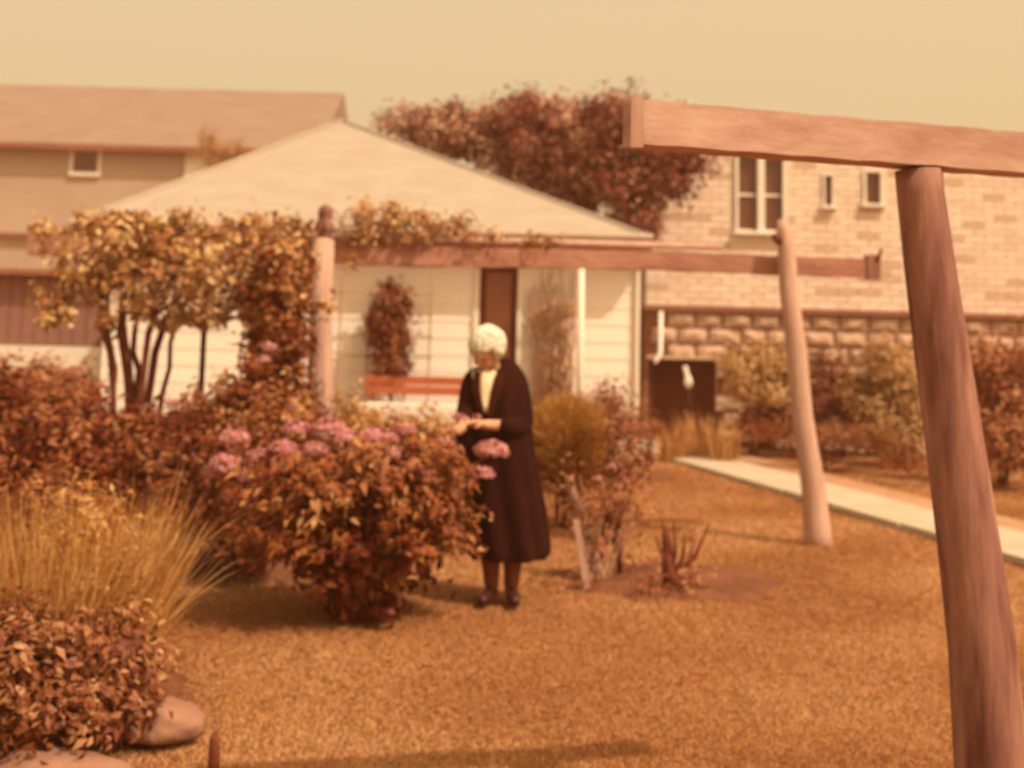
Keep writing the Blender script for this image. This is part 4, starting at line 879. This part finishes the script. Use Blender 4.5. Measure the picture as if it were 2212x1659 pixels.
# eyes, brows, lips
for s in (-1, 1):
    e = ell(HL(s * .030, -.0835, .004), (.013, .008, .007), hrot, 12, 8).build('eye', M['eye'], body, smooth=True)
    MB().tube([HL(s * .046, -.083, .022), HL(s * .030, -.0945, .028), HL(s * .014, -.0955, .024)], .0035, 6).build('eyebrow', M['hair'], body)
MB().tube([HL(-.022, -.094, -.060), HL(0, -.0985, -.058), HL(.022, -.094, -.060)], [.002, .0045, .002], 6).build('mouth', M['lip'], body)
# hair: waved white cap built of many soft locks over a shell
def hairf(v):
    k = 1 + .10 * noise.noise(v * 2.6) + .05 * noise.noise(v * 6); return v * k
hc = HC + hrot @ Vector((0, .020, .026))
def hair_keep(v): return v
shell = ell(hc, (.108, .116, .112), hrot, 40, 30, hairf)
bmh = bmesh.new(); me = bpy.data.meshes.new('hair'); me.from_pydata(shell.v, [], shell.f); bmh.from_mesh(me)
inv = hrot.inverted(); dele = []
for v in bmh.verts:
    q = inv @ (v.co - HC)
    if (q.y < -.045 and q.z < .044) or q.z < -.082: dele.append(v)
bmesh.ops.delete(bmh, geom=dele, context='VERTS'); bmh.to_mesh(me); bmh.free(); me.materials.append(M['hair']); me.polygons.foreach_set('use_smooth', [True] * len(me.polygons))
ho = link_mesh('hair', me, body); so_ = ho.modifiers.new('t', 'SOLIDIFY'); so_.thickness = .02
b = MB()
for i in range(520):
    dv = Vector((random.gauss(0, 1), random.gauss(0, 1), random.gauss(.3, 1))).normalized()
    p = Vector((dv.x * .108, dv.y * .116, dv.z * .112)) + Vector((0, .02, .026))
    if (p.y < -.04 and p.z < .055) or p.z < -.07: continue
    tg = Vector((dv.y * .4 + random.uniform(-.3, .3), .5 * abs(dv.z) - dv.x * .3, -.9)); tg = (tg - dv * tg.dot(dv)).normalized(); q = []
    for s in range(6): q.append(HC + hrot @ (p + tg * (.011 * s - .025) + dv * (-.0035 + .002 * math.sin(s * 1.1 + i))))
    b.tube(q, [.002, .0045, .0055, .0055, .004, .001], 5)
b.build('hair_locks', M['hair'], ho, smooth=True)
# coat: flared body lofted in rings with folds, fused with its sleeves
rings = [  # (px centre, py, half width px, half depth m, y offset)
    (1086, 772, 16, .06, .09), (1083, 784, 34, .09, .07), (1078, 802, 50, .125, .05), (1076, 830, 64, .15, .04), (1074, 870, 68, .165, .03), (1076, 920, 70, .18, .02), (1080, 980, 73, .19, .02),
    (1085, 1040, 77, .20, .02), (1090, 1100, 83, .21, .02), (1093, 1150, 84, .215, .02), (1096, 1185, 85, .215, .02), (1097, 1203, 82, .21, .02)]
mbc = MB(); n = 56; vs_ = []
for i, (cx, cy, hw, hd, oy) in enumerate(rings):
    c = W(cx, cy, oy); rx = hw * WY / FPX; f = i / (len(rings) - 1)
    for j in range(n):
        a = 2 * math.pi * j / n; fold = 1 + .085 * f * math.sin(a * 9 + 1.2 * math.sin(i * .4)) + .05 * f * math.sin(a * 5 + .7) + .02 * math.sin(a * 3 + i * .8) 
        vs_.append((c.x + math.cos(a) * rx * fold, c.y + math.sin(a) * hd * fold, c.z))
fs = [tuple(range(n - 1, -1, -1))] + [tuple((len(rings) - 1) * n + j for j in range(n))]
for i in range(len(rings) - 1):
    for j in range(n): fs.append((i * n + j, i * n + (j + 1) % n, (i + 1) * n + (j + 1) % n, (i + 1) * n + j))
mbc.add(vs_, fs)
slv = [[(W(1050, 812, .02), .05), (shL, .066), (elL, .060), (W(1003, 912, -.22), .048)], [(W(1086, 806, .05), .055), (shR, .072), (elR, .066), (W(1094, 922, -.22), .050)],
       [(elL + Vector((0, 0, -.02)), .058), (W(1008, 945, -.06), .068), (W(1024, 985, -.03), .060), (W(1040, 1030, 0), .05)]]
coat = skin_mesh(slv, .0085, M['coat'], 'coat', [mbc], 3, person)
# hollow look at hem: a lining edge is enough; lapels, buttons
def strip_mesh(pts_l, pts_r, th, name, m, parent):
    b = MB(); k = len(pts_l); v = []
    for a_, c_ in zip(pts_l, pts_r): v += [a_, c_, a_ + Vector((0, th, 0)), c_ + Vector((0, th, 0))]
    f = []
    for i in range(k - 1):
        o = i * 4; f += [(o, o + 1, o + 5, o + 4), (o + 2, o + 6, o + 7, o + 3), (o, o + 4, o + 6, o + 2), (o + 1, o + 3, o + 7, o + 5)]
    f += [(0, 2, 3, 1), ((k - 1) * 4, (k - 1) * 4 + 1, (k - 1) * 4 + 3, (k - 1) * 4 + 2)]
    b.add(v, f); return b.build(name, m, parent)
strip_mesh([W(1026, 800, -.14), W(1018, 840, -.165), W(1036, 892, -.19)], [W(1038, 806, -.15), W(1036, 845, -.18), W(1046, 895, -.195)], .012, 'lapel', M['lapel'], coat)
strip_mesh([W(1072, 806, -.14), W(1060, 845, -.17), W(1050, 895, -.19)], [W(1090, 800, -.11), W(1086, 842, -.15), W(1060, 900, -.185)], .012, 'lapel', M['lapel'], coat)
for y in (960, 1020, 1080): 
    p = W(1052, y, -.20); MB().tube([p, p + Vector((0, .025, 0))], .013, 12).build('button', M['lapel'], coat)
# scarf / blouse front
b = MB(); vs_ = []; 
sc_rows = [(1046, 800, 24, -.115), (1047, 815, 22, -.15), (1046, 835, 19, -.168), (1046, 855, 15, -.178), (1047, 872, 10, -.182), (1048, 890, 4, -.184)]
for i, (cx, cy, hw, oy) in enumerate(sc_rows):
    for j in range(9):
        u = j / 8 * 2 - 1; vs_.append(W(cx + u * hw, cy + 3 * u * u, oy + .05 * u * u - .012 * math.cos(u * 9 + i * .4)))
b.add(vs_, [(i * 9 + j, i * 9 + j + 1, (i + 1) * 9 + j + 1, (i + 1) * 9 + j) for i in range(5) for j in range(8)])
sf = b.build('scarf', M['scarf'], person, smooth=True); q = sf.modifiers.new('t', 'SOLIDIFY'); q.thickness = .012
# stockings and shoes
skin_mesh([[(W(1062, 1190, .01), .058), (W(1060, 1212, .03), .057), (anL, .039), (W(1059, 1280, .01), .038)]], .006, M['stocking'], 'stocking', None, 2, person)
skin_mesh([[(W(1108, 1190, .03), .058), (W(1108, 1212, .04), .057), (anR, .039), (W(1104, 1280, .02), .038)]], .006, M['stocking'], 'stocking', None, 2, person)
for (hx, tx) in ((1060, 1042), (1104, 1112)):
    hl = W(hx, 1288, .06); tl = W(tx, 1296, -.17); hl.z = .042; tl.z = .034; md = hl.lerp(tl, .5); md.z = .042
    so1 = skin_mesh([[(hl, .037), (md, .040), (tl, .034)]], .006, M['shoe'], 'shoe', None, 2, person)
    for v in so1.data.vertices:
        if v.co.z < .008: v.co.z = .004 + .2 * max(0, v.co.z)
    b = MB(); dv = (tl - hl).normalized(); M4 = Matrix.Translation((hl.x, hl.y, .014)) @ Matrix.Rotation(math.atan2(dv.y, dv.x), 4, 'Z'); b.box(None, (.05, .05, .028), M4=M4); b.build('heel', M['shoe'], so1)
# the flower she is holding
hf = thing('cut_flower', tuple(W(1000, 930, -.36)), 'pink flower on its stem held between the woman\'s fingers', 'flower')
flower_head(hf, W(992, 905, -.36), .032, 70, .3); flower_head(hf, W(1030, 902, -.37), .022, 40, .2)
MB().tube([W(992, 905, -.36), W(985, 935, -.34), W(975, 975, -.30)], .004, 6).build('stem', M['barkpale'], hf)
print('done')
